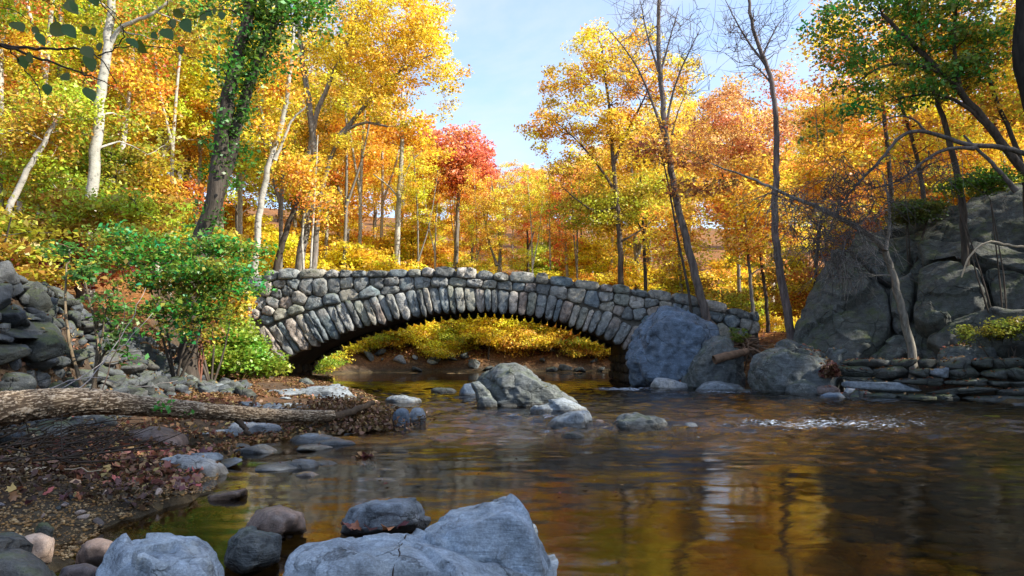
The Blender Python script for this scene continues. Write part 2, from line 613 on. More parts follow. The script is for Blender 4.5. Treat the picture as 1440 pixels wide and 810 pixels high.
M_MID = rock_mat("stream rock", [(0.076, 0.089, 0.094), (0.152, 0.168, 0.168), (0.107, 0.119, 0.109), (0.203, 0.215, 0.213)], 1.3, 0.4, 0.35, 0.7, 0.8, 0.8)
M_CLIFF = rock_mat("cliff", [(0.051, 0.055, 0.051), (0.105, 0.108, 0.098), (0.070, 0.078, 0.064), (0.136, 0.133, 0.117)], 0.8, 0.45, 0.5, 0.35, 0.88, 0.9, False, 0.0, 0.35, (0.24, 0.27, 0.25))
M_RIP = rock_mat("riprap stone", [(0.030, 0.035, 0.043), (0.074, 0.085, 0.095), (0.054, 0.058, 0.046), (0.115, 0.126, 0.132), (0.088, 0.077, 0.057)],
                 1.4, 0.35, 0.55, 0.35, 0.82, 0.8, False, 0.7, 0.35, (0.22, 0.23, 0.2))
M_PALE = rock_mat("pale stone", [(0.27, 0.29, 0.30), (0.40, 0.42, 0.43), (0.33, 0.335, 0.32)], 2.0, 0.2, 0.0, 0.5, 0.75, 0.4)
M_COBBLE = rock_mat("cobble", [(0.14, 0.12, 0.12), (0.24, 0.17, 0.14), (0.18, 0.18, 0.19), (0.36, 0.25, 0.19), (0.12, 0.10, 0.09)], 2.5, 0.15, 0.0, 0.3, 0.6, 0.3, True, 0.8)
M_TAN = rock_mat("tan stone", [(0.42, 0.27, 0.19), (0.55, 0.42, 0.33), (0.5, 0.33, 0.22)], 3.0, 0.1, 0.0, 0.2, 0.6, 0.3)
M_LEAF = leaf_mat("autumn leaves", 0.42)
M_LITTER = leaf_mat("fallen leaves", 0.12, 0.1)
M_BARK = bark_mat("bark")
M_PALEBARK = bark_mat("pale bark", pale=True)
M_GROUND = ground_mat()
M_WATER = water_mat()
M_LOG = log_mat()
M_STICK = plain_mat("bare stick", (0.50, 0.40, 0.27), 0.8, 0.25)
M_TWIG = plain_mat("dark twig", (0.05, 0.037, 0.027), 0.85)
M_PALETWIG = plain_mat("grey twig", (0.30, 0.27, 0.25), 0.85)
M_ROT = plain_mat("rotten wood", (0.17, 0.105, 0.065), 0.85, 0.5)

# ------------------------------------------------------------------ terrain
WPOLY = np.array([(-1.4, -8), (-2.3, 2), (-2.7, 4.3), (-2.95, 5.1), (-2.7, 6.3), (-3.3, 7.9), (-3.7, 9.4), (-2.9, 10.6), (-2.0, 12.2), (-2.5, 13.4), (-3.1, 15.5),
                  (-3.6, 18), (-4.6, 21), (-6.4, 24), (-7.4, 28), (-8.3, 31), (-8.6, 34), (-8.4, 36.5), (-6.5, 38.5), (-2, 39), (3, 39.5), (8, 41.5), (18, 45), (45, 52),
                  (45, 44.5), (20, 40.5), (9, 37), (5.2, 33.5), (4.5, 30.5), (4.5, 27.5), (4.7, 25.2), (5.6, 23.6), (7.4, 21.6), (10, 19.7), (12.2, 17.3), (12.0, 14), (10.6, 10), (9.6, 5), (9.4, -8)], float)
FOOT = np.array([(-5.2, -8), (-5.5, 6), (-6.0, 8), (-6.4, 11), (-6.7, 14), (-7.3, 17), (-8.6, 20), (-10.2, 23.5), (-11.5, 28), (-13, 34), (-13.5, 60)], float)
FOOTR = np.array([(10.6, -8), (10.8, 5), (11.8, 10), (13.2, 14), (13.4, 18), (11.0, 20.6), (8.4, 22.6), (6.6, 24.2), (5.6, 27), (5.4, 31), (6.6, 34.2), (10, 37.8), (20, 41.5), (45, 46)], float)


def seg_dist(x, y, P, closed):
    P2 = np.concatenate([P, P[:1]]) if closed else P
    best = np.full(x.shape, 1e9)
    side = np.zeros(x.shape)
    inside = np.zeros(x.shape, bool)
    for (ax, ay), (bx, by) in zip(P2[:-1], P2[1:]):
        ex, ey = bx - ax, by - ay
        L2 = ex * ex + ey * ey
        t = np.clip(((x - ax) * ex + (y - ay) * ey) / L2, 0, 1)
        d = np.hypot(x - ax - t * ex, y - ay - t * ey)
        cr = ex * (y - ay) - ey * (x - ax)
        upd = d < best
        best = np.where(upd, d, best)
        side = np.where(upd, np.sign(cr), side)
        if closed:
            c = ((ay > y) != (by > y)) & (x < (bx - ax) * (y - ay) / (by - ay + 1e-12) + ax)
            inside ^= c
    return np.where(inside, -best, best) if closed else best * side


def height(x, y, rough=True):
    x = np.atleast_1d(np.asarray(x, float))
    y = np.atleast_1d(np.asarray(y, float))
    sd = seg_dist(x, y, WPOLY, True)
    dl = seg_dist(x, y, FOOT, False)          # positive on the left of the line
    dr = seg_dist(x, y, FOOTR, False) * -1    # positive on the far (right) side
    dr = np.where(y > 50, -50, dr)
    bed = -0.05 - 0.42 * (1 - np.exp(np.minimum(sd, 0) / 1.8))
    out = 0.02 + 0.10 * np.minimum(sd, 3) + 0.02 * np.maximum(sd - 3, 0)
    z = np.where(sd < 0, bed, out)
    H = np.interp(y, [-5, 9, 11, 13, 15, 19, 24, 30, 50], [2.7, 2.6, 2.3, 1.8, 1.5, 2.2, 3.7, 4.3, 4.6])
    w = np.interp(y, [0, 12, 16, 22, 30], [1.3, 1.3, 2.0, 2.2, 4.0])
    left = (H - 0.4) * sstep(0, 1, dl / w) + 0.10 * np.maximum(dl - 3, 0)
    z = z + np.where(dl > 0, left, 0)
    near = sstep(29, 23, y) * sstep(10.6, 14.0, x)
    right = (1.5 + 3.2 * near) * sstep(0.2, 4.2, dr) + (0.05 + 0.40 * near) * np.clip(dr - 4, 0, 5) + 0.06 * np.maximum(dr - 9, 0)
    z = z + np.where(dr > 0, right, 0)
    far = np.where((y > 36) & (sd > 0), 1.3 * (1 - np.exp(-sd / 2.2)) + 0.27 * np.minimum(sd, 105) , 0)
    z = np.maximum(z, np.where(y > 36, far, -9))
    if rough:
        n = fbm2(x * 0.35, y * 0.35, 3, 3) * 0.22 * np.clip(sd / 6, 0, 1) + fbm2(x * 1.7, y * 1.7, 4, 8) * np.where(sd > 0, 0.05, 0.035)
        z = z + n
    # heap of leaves and drift on the bar
    z = z + 0.16 * np.exp(-(((x + 2.75) / 0.65) ** 2 + ((y - 11.5) / 0.6) ** 2))
    return z


def hz(x, y):
    return float(height(np.array([x]), np.array([y]))[0])


def grid_axis(parts):
    out = []
    for a, b, s in parts:
        out.append(np.arange(a, b, s))
    out.append(np.array([parts[-1][1]]))
    return np.unique(np.round(np.concatenate(out), 4))


gx = grid_axis([(-140, -40, 10), (-40, -14, 1.0), (-14, -6, 0.25), (-6, 2, 0.10), (2, 14, 0.25), (14, 40, 1.0), (40, 150, 10)])
gy = grid_axis([(-30, 0, 5), (0, 3, 0.5), (3, 13, 0.10), (13, 26, 0.22), (26, 60, 0.6), (60, 110, 3), (110, 400, 20)])
GX, GY = np.meshgrid(gx, gy)
GZ = height(GX.ravel(), GY.ravel()).reshape(GX.shape)


def grid_faces(nx, ny):
    i = np.arange(ny - 1)[:, None] * nx
    j = np.arange(nx - 1)[None]
    a = i + j
    return np.stack([a, a + 1, a + nx + 1, a + nx], -1).reshape(-1, 4)


ground = link("ground", mesh_np("ground", np.stack([GX, GY, GZ], -1).reshape(-1, 3), grid_faces(len(gx), len(gy))), M_GROUND)
tag(ground, "stream banks and forest floor strewn with fallen leaves", None, None, 'structure')

# ------------------------------------------------------------------ water
wx = grid_axis([(-14, -5, 0.3), (-5, 9, 0.07), (9, 46, 0.4)])
wy = grid_axis([(-8, 3, 0.5), (3, 9, 0.045), (9, 16, 0.06), (16, 28, 0.10), (28, 54, 0.4)])
WX, WY = np.meshgrid(wx, wy)


def blob(x, y, cx, cy, rx, ry):
    return np.exp(-(((x - cx) / rx) ** 2 + ((y - cy) / ry) ** 2))


rf = (0.8 * blob(WX, WY, 5.2, 11.4, 3.8, 1.9) + 1.0 * blob(WX, WY, 5.4, 21.5, 3.5, 2.6) + 0.55 * blob(WX, WY, 1.0, 12.4, 2.4, 2.0)
      + 0.5 * blob(WX, WY, -0.5, 15, 2.0, 3) + 0.65 * blob(WX, WY, 8.5, 13.5, 4, 3.0) + 0.5 * blob(WX, WY, 7.5, 17.5, 3, 2.5))
rf = np.clip(np.maximum(rf, 0.5 * sstep(8.0, 11.2, WY + 0.12 * WX + 1.6 * fbm2(WX * 0.5, WY * 1.0, 3, 41)) * sstep(30, 20, WY)), 0, 1.3)
fo = np.clip(0.38 * blob(WX, WY, 5.4, 11.3, 3.6, 1.5) + 1.0 * blob(WX, WY, 3.6, 22.2, 1.6, 0.9) + 0.9 * blob(WX, WY, 6.4, 20.4, 2.2, 0.9) + 0.46 * blob(WX, WY, 5.3, 12.2, 3.4, 1.2)
             + 0.5 * blob(WX, WY, 8.0, 14.0, 3, 1.5), 0, 1)  # white water by the boulders; nearer patches imitate sky sparkle on the waves
wz = (fbm2(WX * 2.2, WY * 3.4, 3, 21, 0.55) * (0.003 + 0.062 * rf) + fbm2(WX * 0.7, WY * 1.2, 2, 31) * 0.005)
water = link("water", mesh_np("water", np.stack([WX, WY, wz], -1).reshape(-1, 3), grid_faces(len(wx), len(wy)), True,
                              {"ripple": rf.ravel(), "foam_glint": fo.ravel()}), M_WATER)
tag(water, "shallow amber stream with small riffles", None, None, 'structure')

# ------------------------------------------------------------------ leaves
def leaf_quads(C, size, r, upbias=0.6, aspect=0.62, fold=0.15, lean=None):
    n = len(C)
    d = r.normal(size=(n, 3))
    d[:, 2] *= 0.6 if upbias < 3 else 0.05
    nn = r.normal(size=(n, 3))
    nn[:, 2] += upbias * 2
    if lean is not None:
        nn = nn * 0.75 + lean * 1.3
    d /= np.linalg.norm(d, axis=1, keepdims=True)
    s = np.cross(d, nn)
    s /= np.linalg.norm(s, axis=1, keepdims=True) + 1e-9
    up = np.cross(s, d)
    sz = (size * r.uniform(0.45, 1.5, n))[:, None]
    V = np.empty((n, 4, 3))
    V[:, 0] = C - d * sz * 0.5
    V[:, 1] = C + s * sz * aspect * 0.5 + up * sz * fold
    V[:, 2] = C + d * sz * 0.5
    V[:, 3] = C - s * sz * aspect * 0.5 + up * sz * fold
    F = np.arange(4 * n).reshape(n, 4)
    return V.reshape(-1, 3), F


def leaf_mesh(name, centers, spread, per, size, seed, upbias=0.6, squash=0.55):
    """clusters of leaves round the given centres"""
    r = np.random.default_rng(seed)
    k = len(centers)
    cnt = r.poisson(per, k) if np.isscalar(per) else per
    idx = np.repeat(np.arange(k), cnt)
    n = len(idx)
    off = r.normal(size=(n, 3))
    off *= (r.uniform(0.02, 1, n) ** 0.45 * 1.05 / np.linalg.norm(off, axis=1))[:, None]
    sp = np.broadcast_to(np.asarray(spread, float), (k,))[idx]
    off *= sp[:, None]
    off[:, 2] *= squash
    C = centers[idx] + off
    ln = r.normal(size=(k, 3))
    ln /= np.linalg.norm(ln, axis=1, keepdims=True)
    V, F = leaf_quads(C, size, r, upbias, lean=ln[idx] if upbias < 1.5 else None)
    tone = np.repeat(r.uniform(0, 1, n), 4)
    cl = np.repeat(r.uniform(0, 1, k)[idx], 4)
    # flat shading: each leaf is its own little face
    return mesh_np(name, V, F, False, {"tone": tone, "clump": cl})


def blob_points(blobs, n, r, shell=0.55):
    w = np.array([b[2] if len(b) > 2 else b[1][0] * b[1][1] * b[1][2] for b in blobs], float)
    w = w / w.sum()
    out = []
    for (c, rad, *_), k in zip(blobs, r.multinomial(n, w)):
        d = r.normal(size=(k, 3))
        d /= np.linalg.norm(d, axis=1, keepdims=True)
        q = r.uniform(0.1, 1, k) ** shell
        out.append(np.asarray(c) + d * q[:, None] * np.asarray(rad))
    return np.concatenate(out)


def limbs(tubes, trunks, targets, r, rmin=0.012, sides=5, droop=0.12, frac=0.5, kinks=0.10):
    """greedy branching from the trunk nodes out to every target"""
    NP, NR = [], []
    for P, rad in trunks:
        k0 = int(len(P) * 0.18)
        NP += list(P[k0:])
        NR += list(rad[k0:])
    NP, NR = np.array(NP), np.array(NR)
    base = NP.copy()
    dist = np.min(np.linalg.norm(targets[:, None] - base[None], axis=2), axis=1)
    for ti in np.argsort(dist):
        t = targets[ti]
        v = t - NP
        d = np.linalg.norm(v, axis=1)
        cost = d + np.maximum(0, NP[:, 2] - t[2] + 0.15 * d) * 1.3 + 0.25 * (NR < 0.02)
        j = int(np.argmin(cost))
        p0, r0 = NP[j], NR[j]
        Ld = d[j]
        if Ld < 0.05:
            continue
        m = 5
        s = np.linspace(0, 1, m)[:, None]
        out = t - p0
        ctrl = p0 + out * 0.5 + np.array([0, 0, droop * Ld]) + r.normal(size=3) * kinks * Ld
        P = (1 - s) ** 2 * p0 + 2 * s * (1 - s) * ctrl + s ** 2 * t
        P[1:-1] += r.normal(size=(m - 2, 3)) * kinks * 0.25 * Ld
        rs = min(r0 * frac, 0.012 + 0.022 * Ld)
        rr = np.linspace(max(rs, rmin), rmin * 0.5, m)
        tubes.add(P, rr, sides if rs > 0.03 else 4)
        NP = np.concatenate([NP, P[1:]])
        NR = np.concatenate([NR, rr[1:]])


def tree(name, label, cat, trunks, blobs, ncl=120, per=90, leaf=0.17, spread=0.75, color=(0.55, 0.30, 0.02), hue=0.10, bark=(0.12, 0.10, 0.085), seed=1,
         pale=False, sides=9, group=None, upbias=0.6, extra_twigs=0, crownname="crown", droop=0.12, squash=0.55, leafmat=None, base=None, twig_fall=0.15):
    """trunks: list of (points, r0, r1). blobs: crown masses (centre, radii[, weight])"""
    r = np.random.default_rng(seed)
    tb = Tubes()
    tr = []
    for pts, r0, r1 in trunks:
        n = max(8, len(pts) * 4)
        P = smooth_line(pts, n)
        P[1:-1] += r.normal(size=(n - 2, 3)) * 0.10 * min(r0, 0.2)
        rad = np.linspace(1, 0, n) ** 0.85 * (r0 - r1) + r1
        rad[0] *= 1.5
        rad[1] *= 1.15
        tb.add(P, rad, sides)
        tr.append((P, rad))
    root = np.array(base if base is not None else tr[0][0][0])
    T = None
    if blobs:
        T = blob_points(blobs, ncl, r)
        limbs(tb, tr, T, r, droop=droop)
        for t_ in T if extra_twigs else ():
            for q_ in range(extra_twigs):
                d_ = r.normal(size=3) * np.array([0.5, 0.5, 0.35]) + np.array([0, 0, twig_fall])
                p1 = t_ + d_ * 0.5 + r.normal(size=3) * 0.06
                p2 = t_ + d_ + np.array([0, 0, twig_fall * 0.4])
                tb.add(np.array([t_, p1, p2]), np.array([0.009, 0.007, 0.004]), 3)
    th = thing(name, label, cat, root, group)
    me = tb.mesh("trunk")
    me.transform(__import__('mathutils').Matrix.Translation(Vector(-root)))
    o = link("trunk", me, M_PALEBARK if pale else M_BARK, th)
    o.color = tuple(bark) + (1,)
    if blobs and per > 0:
        me2 = leaf_mesh("crown", T - root, spread, per, leaf, seed + 5, upbias, squash)
        c = link(crownname, me2, leafmat or M_LEAF, th)
        c.color = tuple(color) + (hue,)
    return th


def copy_thing(src, loc, rz, sc, label=None, group=None, colors=None):
    t = src.copy()
    COL.objects.link(t)
    t.location = tuple(loc)
    t.rotation_euler = (0, 0, rz)
    t.scale = (sc, sc, sc) if np.isscalar(sc) else tuple(sc)
    if label:
        t['label'] = label
    if group:
        t['group'] = group
    for ch in list(src.children):
        c = ch.copy()
        COL.objects.link(c)
        c.parent = t
        if colors and ch.name.split('.')[0] in colors:
            c.color = colors[ch.name.split('.')[0]]
    return t

# ------------------------------------------------------------------ stone bridge
BY = 25.0       # distance of the near face
BW = 5.0        # width of the bridge


def bp(px, py):
    p = at(px, py, BY)
    return np.array([p[0], p[2]])


INTR = np.array([bp(*p) for p in [(384, 521), (390, 514), (404, 503), (419, 494), (440, 485), (464, 473.5), (486, 466), (512, 458), (544, 449.5), (587, 441.5), (614, 438), (654, 434), (676, 433.5), (697, 435),
                                  (725, 437.5), (754, 441.5), (791, 449), (822, 459.5), (847, 470), (866, 479), (886, 489)]])
EXTR = np.array([bp(*p) for p in [(352, 478), (364, 466), (380, 456), (403, 447), (430, 438), (458, 430), (480, 426), (505, 421), (542, 415), (578, 408), (600, 405), (628, 403.5), (660, 404), (689, 406),
                                  (722, 409), (754, 412), (785, 420), (816, 427), (840, 434), (863, 441), (882, 452), (903, 462)]])
TOP = np.array([bp(*p) for p in [(318, 393), (345, 387), (365, 383), (400, 380), (450, 377.5), (520, 377), (600, 376), (650, 378), (697, 381), (760, 386), (820, 393), (880, 401),
                                 (940, 411), (990, 421), (1030, 430), (1066, 440)]])


def polyline_at(P, s):
    L_ = np.concatenate([[0], np.cumsum(np.linalg.norm(np.diff(P, axis=0), axis=1))])
    s = np.atleast_1d(s) * L_[-1]
    return np.stack([np.interp(s, L_, P[:, 0]), np.interp(s, L_, P[:, 1])], -1)


bridge = thing("stone_bridge", "rough boulder stone arch bridge with ragged stone parapet spanning the stream", "bridge", (0, BY, 0))


def chaikin(P, it):
    for _ in range(it):
        Q = np.roll(P, -1, axis=0)
        P = np.stack([P * 0.84 + Q * 0.16, P * 0.16 + Q * 0.84], 1).reshape(-1, 2)
    return P


def poly_stone(poly, back, bulge, r, M=12, inset=0.02, cut=2, rough=0.11):
    """a stone whose outline on the face is poly; returns V (u, out, v) with out<0 towards the viewer"""
    c = poly.mean(0)
    P = chaikin(poly, cut)
    P = resample(np.concatenate([P, P[:1]]), M + 1)[:-1]
    sz = np.linalg.norm(P - c, axis=1).mean()
    P = c + (P - c) * (1 - inset / sz)
    P = P + r.normal(size=P.shape) * 0.025 * sz
    rings = [(0.97, back), (1.0, -bulge * 0.38), (0.93, -bulge * 0.90), (0.60, -bulge * 1.0)]
    V, F = [], []
    tilt = r.normal(size=2) * 0.13 * bulge / sz
    for sc, w in rings:
        Q = c + (P - c) * sc
        ww = w + ((Q - c) @ tilt if w < 0 else 0)
        ww = ww + (r.normal(size=M) * rough * bulge * 2 if w < 0 else 0)
        V.append(np.stack([Q[:, 0], np.broadcast_to(ww, (M,)), Q[:, 1]], -1))
    V = np.concatenate(V + [np.array([[c[0], -bulge * (1.0 + r.normal() * 0.06), c[1]]])])
    for k in range(len(rings) - 1):
        for j in range(M):
            a, b = k * M + j, k * M + (j + 1) % M
            F.append((a, b, b + M, a + M))
    k = (len(rings) - 1) * M
    for j in range(M):
        F.append((k + j, k + (j + 1) % M, len(V) - 1))
    return V, F


def add_stone(name, poly, parent, r, back=0.2, bulge=0.2, y0=0.0, flip=1, mat=M_BRIDGE, **kw):
    V, F = poly_stone(poly, back, bulge, r, **kw)
    c = V.mean(0)
    W = V - c
    if flip < 0:
        W = W * np.array([1, -1, 1])
        F = [tuple(reversed(f)) for f in F]
    o = link(name, mesh_np(name, W, F), mat, parent, (c[0], y0 + flip * c[1], c[2]))
    return o


r = np.random.default_rng(5)
# core body: two ring walls and the barrel between, stones stand proud of it
NS = 60
s_ = np.linspace(0, 1, NS)
ci = polyline_at(INTR, s_) + np.array([0, 0.10])
xs_top = np.linspace(TOP[0, 0], TOP[-1, 0], NS)


def top_at(x):
    return np.interp(x, TOP[:, 0], TOP[:, 1])


def body(y0, y1, drop, name, mat):
    """solid between arch and the road or parapet line"""
    prof_u = np.concatenate([[TOP[0, 0], ci[0, 0] - 0.05], ci[:, 0], [ci[-1, 0] + 0.05, TOP[-1, 0]]])
    low = np.concatenate([[-0.6, -0.6], ci[:, 1], [-0.6, -0.6]])
    hi = top_at(prof_u) - drop
    n = len(prof_u)
    V = []
    for yy in (y0, y1):
        V += [(u, yy, z) for u, z in zip(prof_u, low)] + [(u, yy, z) for u, z in zip(prof_u, hi)]
    F = []
    for i in range(n - 1):
        F.append((i, i + 1, n + i + 1, n + i))
        F.append((2 * n + i + 1, 2 * n + i, 3 * n + i, 3 * n + i + 1))
        F.append((i + 1, i, 2 * n + i, 2 * n + i + 1))
        F.append((n + i, n + i + 1, 3 * n + i + 1, 3 * n + i))
    F.append((0, n, 3 * n, 2 * n))
    F.append((n - 1, 2 * n + n - 1, 3 * n + n - 1, n + n - 1))
    return link(name, mesh_np(name, V, F, False), mat, bridge)


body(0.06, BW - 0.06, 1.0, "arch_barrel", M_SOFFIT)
body(0.05, 0.5, 0.12, "spandrel_wall", M_MORTAR)
body(BW - 0.5, BW - 0.05, 0.12, "spandrel_wall", M_MORTAR)

# voussoirs of the near ring and of the far ring
for side in (0, 1):
    s = 0.0
    Ltot = np.linalg.norm(np.diff(INTR, axis=0), axis=1).sum()
    while s < 0.999:
        w = r.uniform(0.20, 0.42) / Ltot
        if s + w > 0.985:
            w = 1.0 - s
        p0, p1 = polyline_at(INTR, s)[0], polyline_at(INTR, s + w)[0]
        q0, q1 = polyline_at(EXTR, s)[0], polyline_at(EXTR, s + w)[0]
        up = ((q0 + q1) - (p0 + p1)) / 2
        lu = np.linalg.norm(up)
        up /= lu
        a = r.uniform(-0.08, 0.10) * up
        e = -r.uniform(0.02, 0.16) * up
        tip = (p0 + p1) / 2 + e - up * 0.10 * (0.8 if side else 0.8)
        pl = np.array([p0 + e * 0.4 + (p1 - p0) * 0.05, tip, p1 + e * 0.4 - (p1 - p0) * 0.05, q1 + a, q0 + a])
        add_stone("voussoir", pl, bridge, r, 0.35, r.uniform(0.12, 0.24), 0 if side == 0 else BW, 1 if side == 0 else -1, M=14, inset=0.004, cut=1)
        s += w

# cap stones
for side in (0, 1):
    x = TOP[0, 0]
    while x < TOP[-1, 0] - 0.2:
        w = r.uniform(0.45, 1.05)
        if side == 1:
            w = r.uniform(1.0, 1.6)
        w = min(w, TOP[-1, 0] - x)
        th = r.uniform(0.24, 0.40)
        u0, u1 = x + 0.01, x + w
        pl = np.array([(u0, top_at(u0) - 0.36), (u1, top_at(u1) - 0.36), (u1, top_at(u1) - 0.36 + th), ((u0 + u1) / 2, top_at((u0 + u1) / 2) - 0.34 + th + r.uniform(-.02, .06)), (u0, top_at(u0) - 0.36 + th)])
        V, F = poly_stone(pl, 0.5, r.uniform(0.10, 0.2), r, M=12, inset=0.012, cut=2)
        add_stone("capstone", pl, bridge, r, 0.5, r.uniform(0.10, 0.24), 0 if side == 0 else BW, 1 if side == 0 else -1, inset=0.012, cut=2)
        x += w


# spandrel rubble: cells grown from scattered seeds between the arch ring and the cap
def clip_poly(P, n, d):
    """keep n.x <= d"""
    s = P @ n - d
    out = []
    m = len(P)
    for i in range(m):
        j = (i + 1) % m
        if s[i] <= 0:
            out.append(P[i])
        if (s[i] < 0) != (s[j] < 0):
            t = s[i] / (s[i] - s[j])
            out.append(P[i] + t * (P[j] - P[i]))
    return np.array(out)


def cells(seeds, ghosts, aniso=1.0):
    A = np.concatenate([seeds, ghosts])
    res = []
    for i, p in enumerate(seeds):
        d = np.linalg.norm(A - p, axis=1)
        P = p + np.array([(-2, -2), (2, -2), (2, 2), (-2, 2)], float)
        for j in np.argsort(d)[1:22]:
            q = A[j]
            n = q - p
            P = clip_poly(P, n, (n @ (p + q)) / 2)
            if len(P) < 3:
                break
        res.append(P)
    return res


def rubble(region_lo, region_hi, x0, x1, size, r, lloyd=1, grow=None):
    """seeds between two curves z=lo(x) and z=hi(x); ghosts mirrored over the borders"""
    S = []
    tries = 0
    while tries < 9000:
        tries += 1
        x = r.uniform(x0, x1)
        lo, hi = region_lo(x), region_hi(x)
        if hi - lo < 0.12:
            continue
        z = r.uniform(lo + 0.06, hi - 0.06)
        sz = size * r.choice([0.72, 0.95, 1.2, 1.5], p=[.26, .34, .27, .13])
        if all(((x - a) / 1.22) ** 2 + (z - b) ** 2 > (0.5 * (sz + c)) ** 2 for a, b, c in S):
            S.append((x, z, sz))
    pts = np.array([(a, b) for a, b, c in S])
    for it in range(lloyd + 1):
        xs = np.linspace(x0 - 1, x1 + 1, 900)
        lo = np.stack([xs, [region_lo(v) for v in xs]], -1)
        hi = np.stack([xs, [region_hi(v) for v in xs]], -1)
        G = []
        for p in pts:
            for B in (lo, hi):
                k = np.argmin(np.linalg.norm(B - p, axis=1))
                if np.linalg.norm(B[k] - p) < 1.0:
                    G.append(2 * B[k] - p)
            for xb in (x0, x1):
                if abs(p[0] - xb) < 1.2:
                    G.append((2 * xb - p[0], p[1]))
        C = cells(pts, np.array(G))
        if it < lloyd:
            pts = np.array([0.5 * p + 0.5 * c.mean(0) if len(c) > 2 else p for p, c in zip(pts, C)])
    return [c for c in C if len(c) > 2]


ex_full = np.concatenate([[(TOP[0, 0] - 1, 0.4), (EXTR[0, 0] - 0.02, 0.4)], EXTR, [(EXTR[-1, 0] + 0.02, 0.9), (TOP[-1, 0] + 1, 2.1)]])
lo_f = lambda x: float(np.interp(x, ex_full[:, 0], ex_full[:, 1]))
hi_f = lambda x: float(top_at(x) - 0.35)
polys = rubble(lo_f, hi_f, TOP[0, 0], TOP[-1, 0], 0.41, r)
polys.sort(key=lambda c: abs(c.mean(0)[0]))
for k, c in enumerate(polys):
    add_stone("spandrel_stone", c, bridge, r, 0.2, r.uniform(0.07, 0.2), inset=0.004, cut=1 + int(r.uniform() < 0.5))
print("spandrel stones", len(polys))
# stones of the far face, a coarse layer
polys = rubble(lo_f, hi_f, TOP[0, 0], TOP[-1, 0], 0.95, r, 1)
VV, FF, nn = [], [], 0
for c in polys:
    V, F = poly_stone(c, 0.2, 0.15, r, M=10)
    V = V * np.array([1, -1, 1]) + np.array([0, BW, 0])
    FF += [tuple(i + nn for i in reversed(f)) for f in F]
    VV.append(V)
    nn += len(V)
fs = link("far_facing", mesh_np("far_facing", np.concatenate(VV), FF), M_BRIDGE, bridge)
fs['kind'] = 'stuff'
# rough boards marks of the dark abutment face under the arch: courses of stones on the inner side
for (xa, sgn) in ((INTR[-1, 0] + 0.03, -1), (INTR[0, 0] - 0.03, 1)):
    z = -0.35
    while z < 0.95:
        h = r.uniform(0.25, 0.4)
        y = 0.2
        while y < BW - 0.3:
            w = r.uniform(0.5, 0.95)
            pl = np.array([(y, z), (min(y + w, BW - .1), z), (min(y + w, BW - .1), z + h), (y, z + h)])
            V, F = poly_stone(pl, 0.15, r.uniform(0.06, 0.14), r, M=10, inset=0.015)
            V = np.stack([xa - sgn * V[:, 1], V[:, 0], V[:, 2]], -1)
            c = V.mean(0)
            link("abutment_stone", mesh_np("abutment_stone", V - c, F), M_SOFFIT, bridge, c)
            y += w
        z += h

# ------------------------------------------------------------------ boulders
def boulder(name, label, outline, Y, thick, mat, cat="boulder", seed=1, sub=4, noise=0.035, sharp=18, front=0.62, back=0.7, fdrop=0.0, extra=(), ridge=0.0, group=None, nscale=2.4, octv=6, sink=0.35):
    sharp *= 3.2
    noise *= 1.35
    ridge = max(ridge, 0.5)
    P = outline_pts(outline, Y, thick, front, back, fdrop)
    low = P[P[:, 2] < np.median(P[:, 2])] - np.array([0, 0, min(sink if Y > 8 or Y < 3.2 else 0.05, 0.5 * (P[:, 2].max() - P[:, 2].min()) + 0.12)])
    P = np.concatenate([P, low])
    if len(extra):
        P = np.concatenate([P, np.array([at(*e) for e in extra])])
    V, F = hull_rock(P, sub, sharp, noise, nscale, seed, ridge, octv, facet=0.16 if sub >= 5 else 0.1)
    b = np.array([V[:, 0].mean(), V[:, 1].mean(), V[:, 2].min()])
    o = link(name, mesh_np(name, V - b, F), mat, None, b)
    return tag(o, label, cat, group)


# the near rocks the photographer stands among
boulder("boulder", "large pale blue grey block with a dark cleft beside the cracked flat slab",
        [(586, 742), (640, 714), (719, 692), (744, 718), (757, 760), (777, 800), (778, 850), (640, 850), (600, 800)], 3.05, 0.75, M_GREY, seed=3, sub=6, noise=0.035, sharp=30, front=0.8, back=0.85, fdrop=8, ridge=0.5,
        extra=[(627, 740, 2.72), (612, 790, 2.72), (745, 742, 2.7), (760, 800, 2.65)])
fl = boulder("flat_boulder", "long pale blue grey slab with a hairline crack across its top",
             [(392, 806), (404, 786), (428, 768), (520, 758), (560, 745), (588, 748), (620, 776), (690, 800), (760, 810), (770, 850), (380, 850)], 2.75, 0.7, M_GREY, seed=8, sub=6, noise=0.022, sharp=26, front=0.95, back=0.75, fdrop=40, ridge=0.3)
boulder("boulder", "smooth blue grey boulder with a rounded top beside the pink cobbles",
        [(120, 830), (140, 790), (166, 757), (200, 751), (243, 754), (282, 762), (302, 776), (312, 830), (312, 870), (120, 870)], 3.0, 0.8, M_GREY, seed=12, sub=6, noise=0.04, sharp=14, front=0.85, fdrop=16, ridge=0.4)
boulder("boulder", "dark slate blue boulder with a low round top next to the tan stone",
        [(-90, 800), (-60, 772), (0, 760), (32, 762), (62, 778), (84, 800), (92, 850), (-90, 850)], 3.0, 0.7, M_RIP, seed=14, sub=6, noise=0.03, sharp=12, front=0.85, fdrop=16)

# crack, a thin dark gap cut on the slab
ct = Tubes()
crk = [(571, 753), (566, 764), (560, 772), (563, 780), (556, 790), (553, 800), (552, 812)]


def on_object(o, px, py, lift=0.0):
    """world point where the sight line through a pixel meets the object's mesh"""
    d = Vector(ray(px, py)).normalized()
    org = Vector((0, 0, CAM_H))
    ok, loc, nrm, _ = o.ray_cast(o.matrix_world.inverted() @ org, d)
    if ok:
        return np.array(o.matrix_world @ loc) + np.array(nrm) * lift
    return None


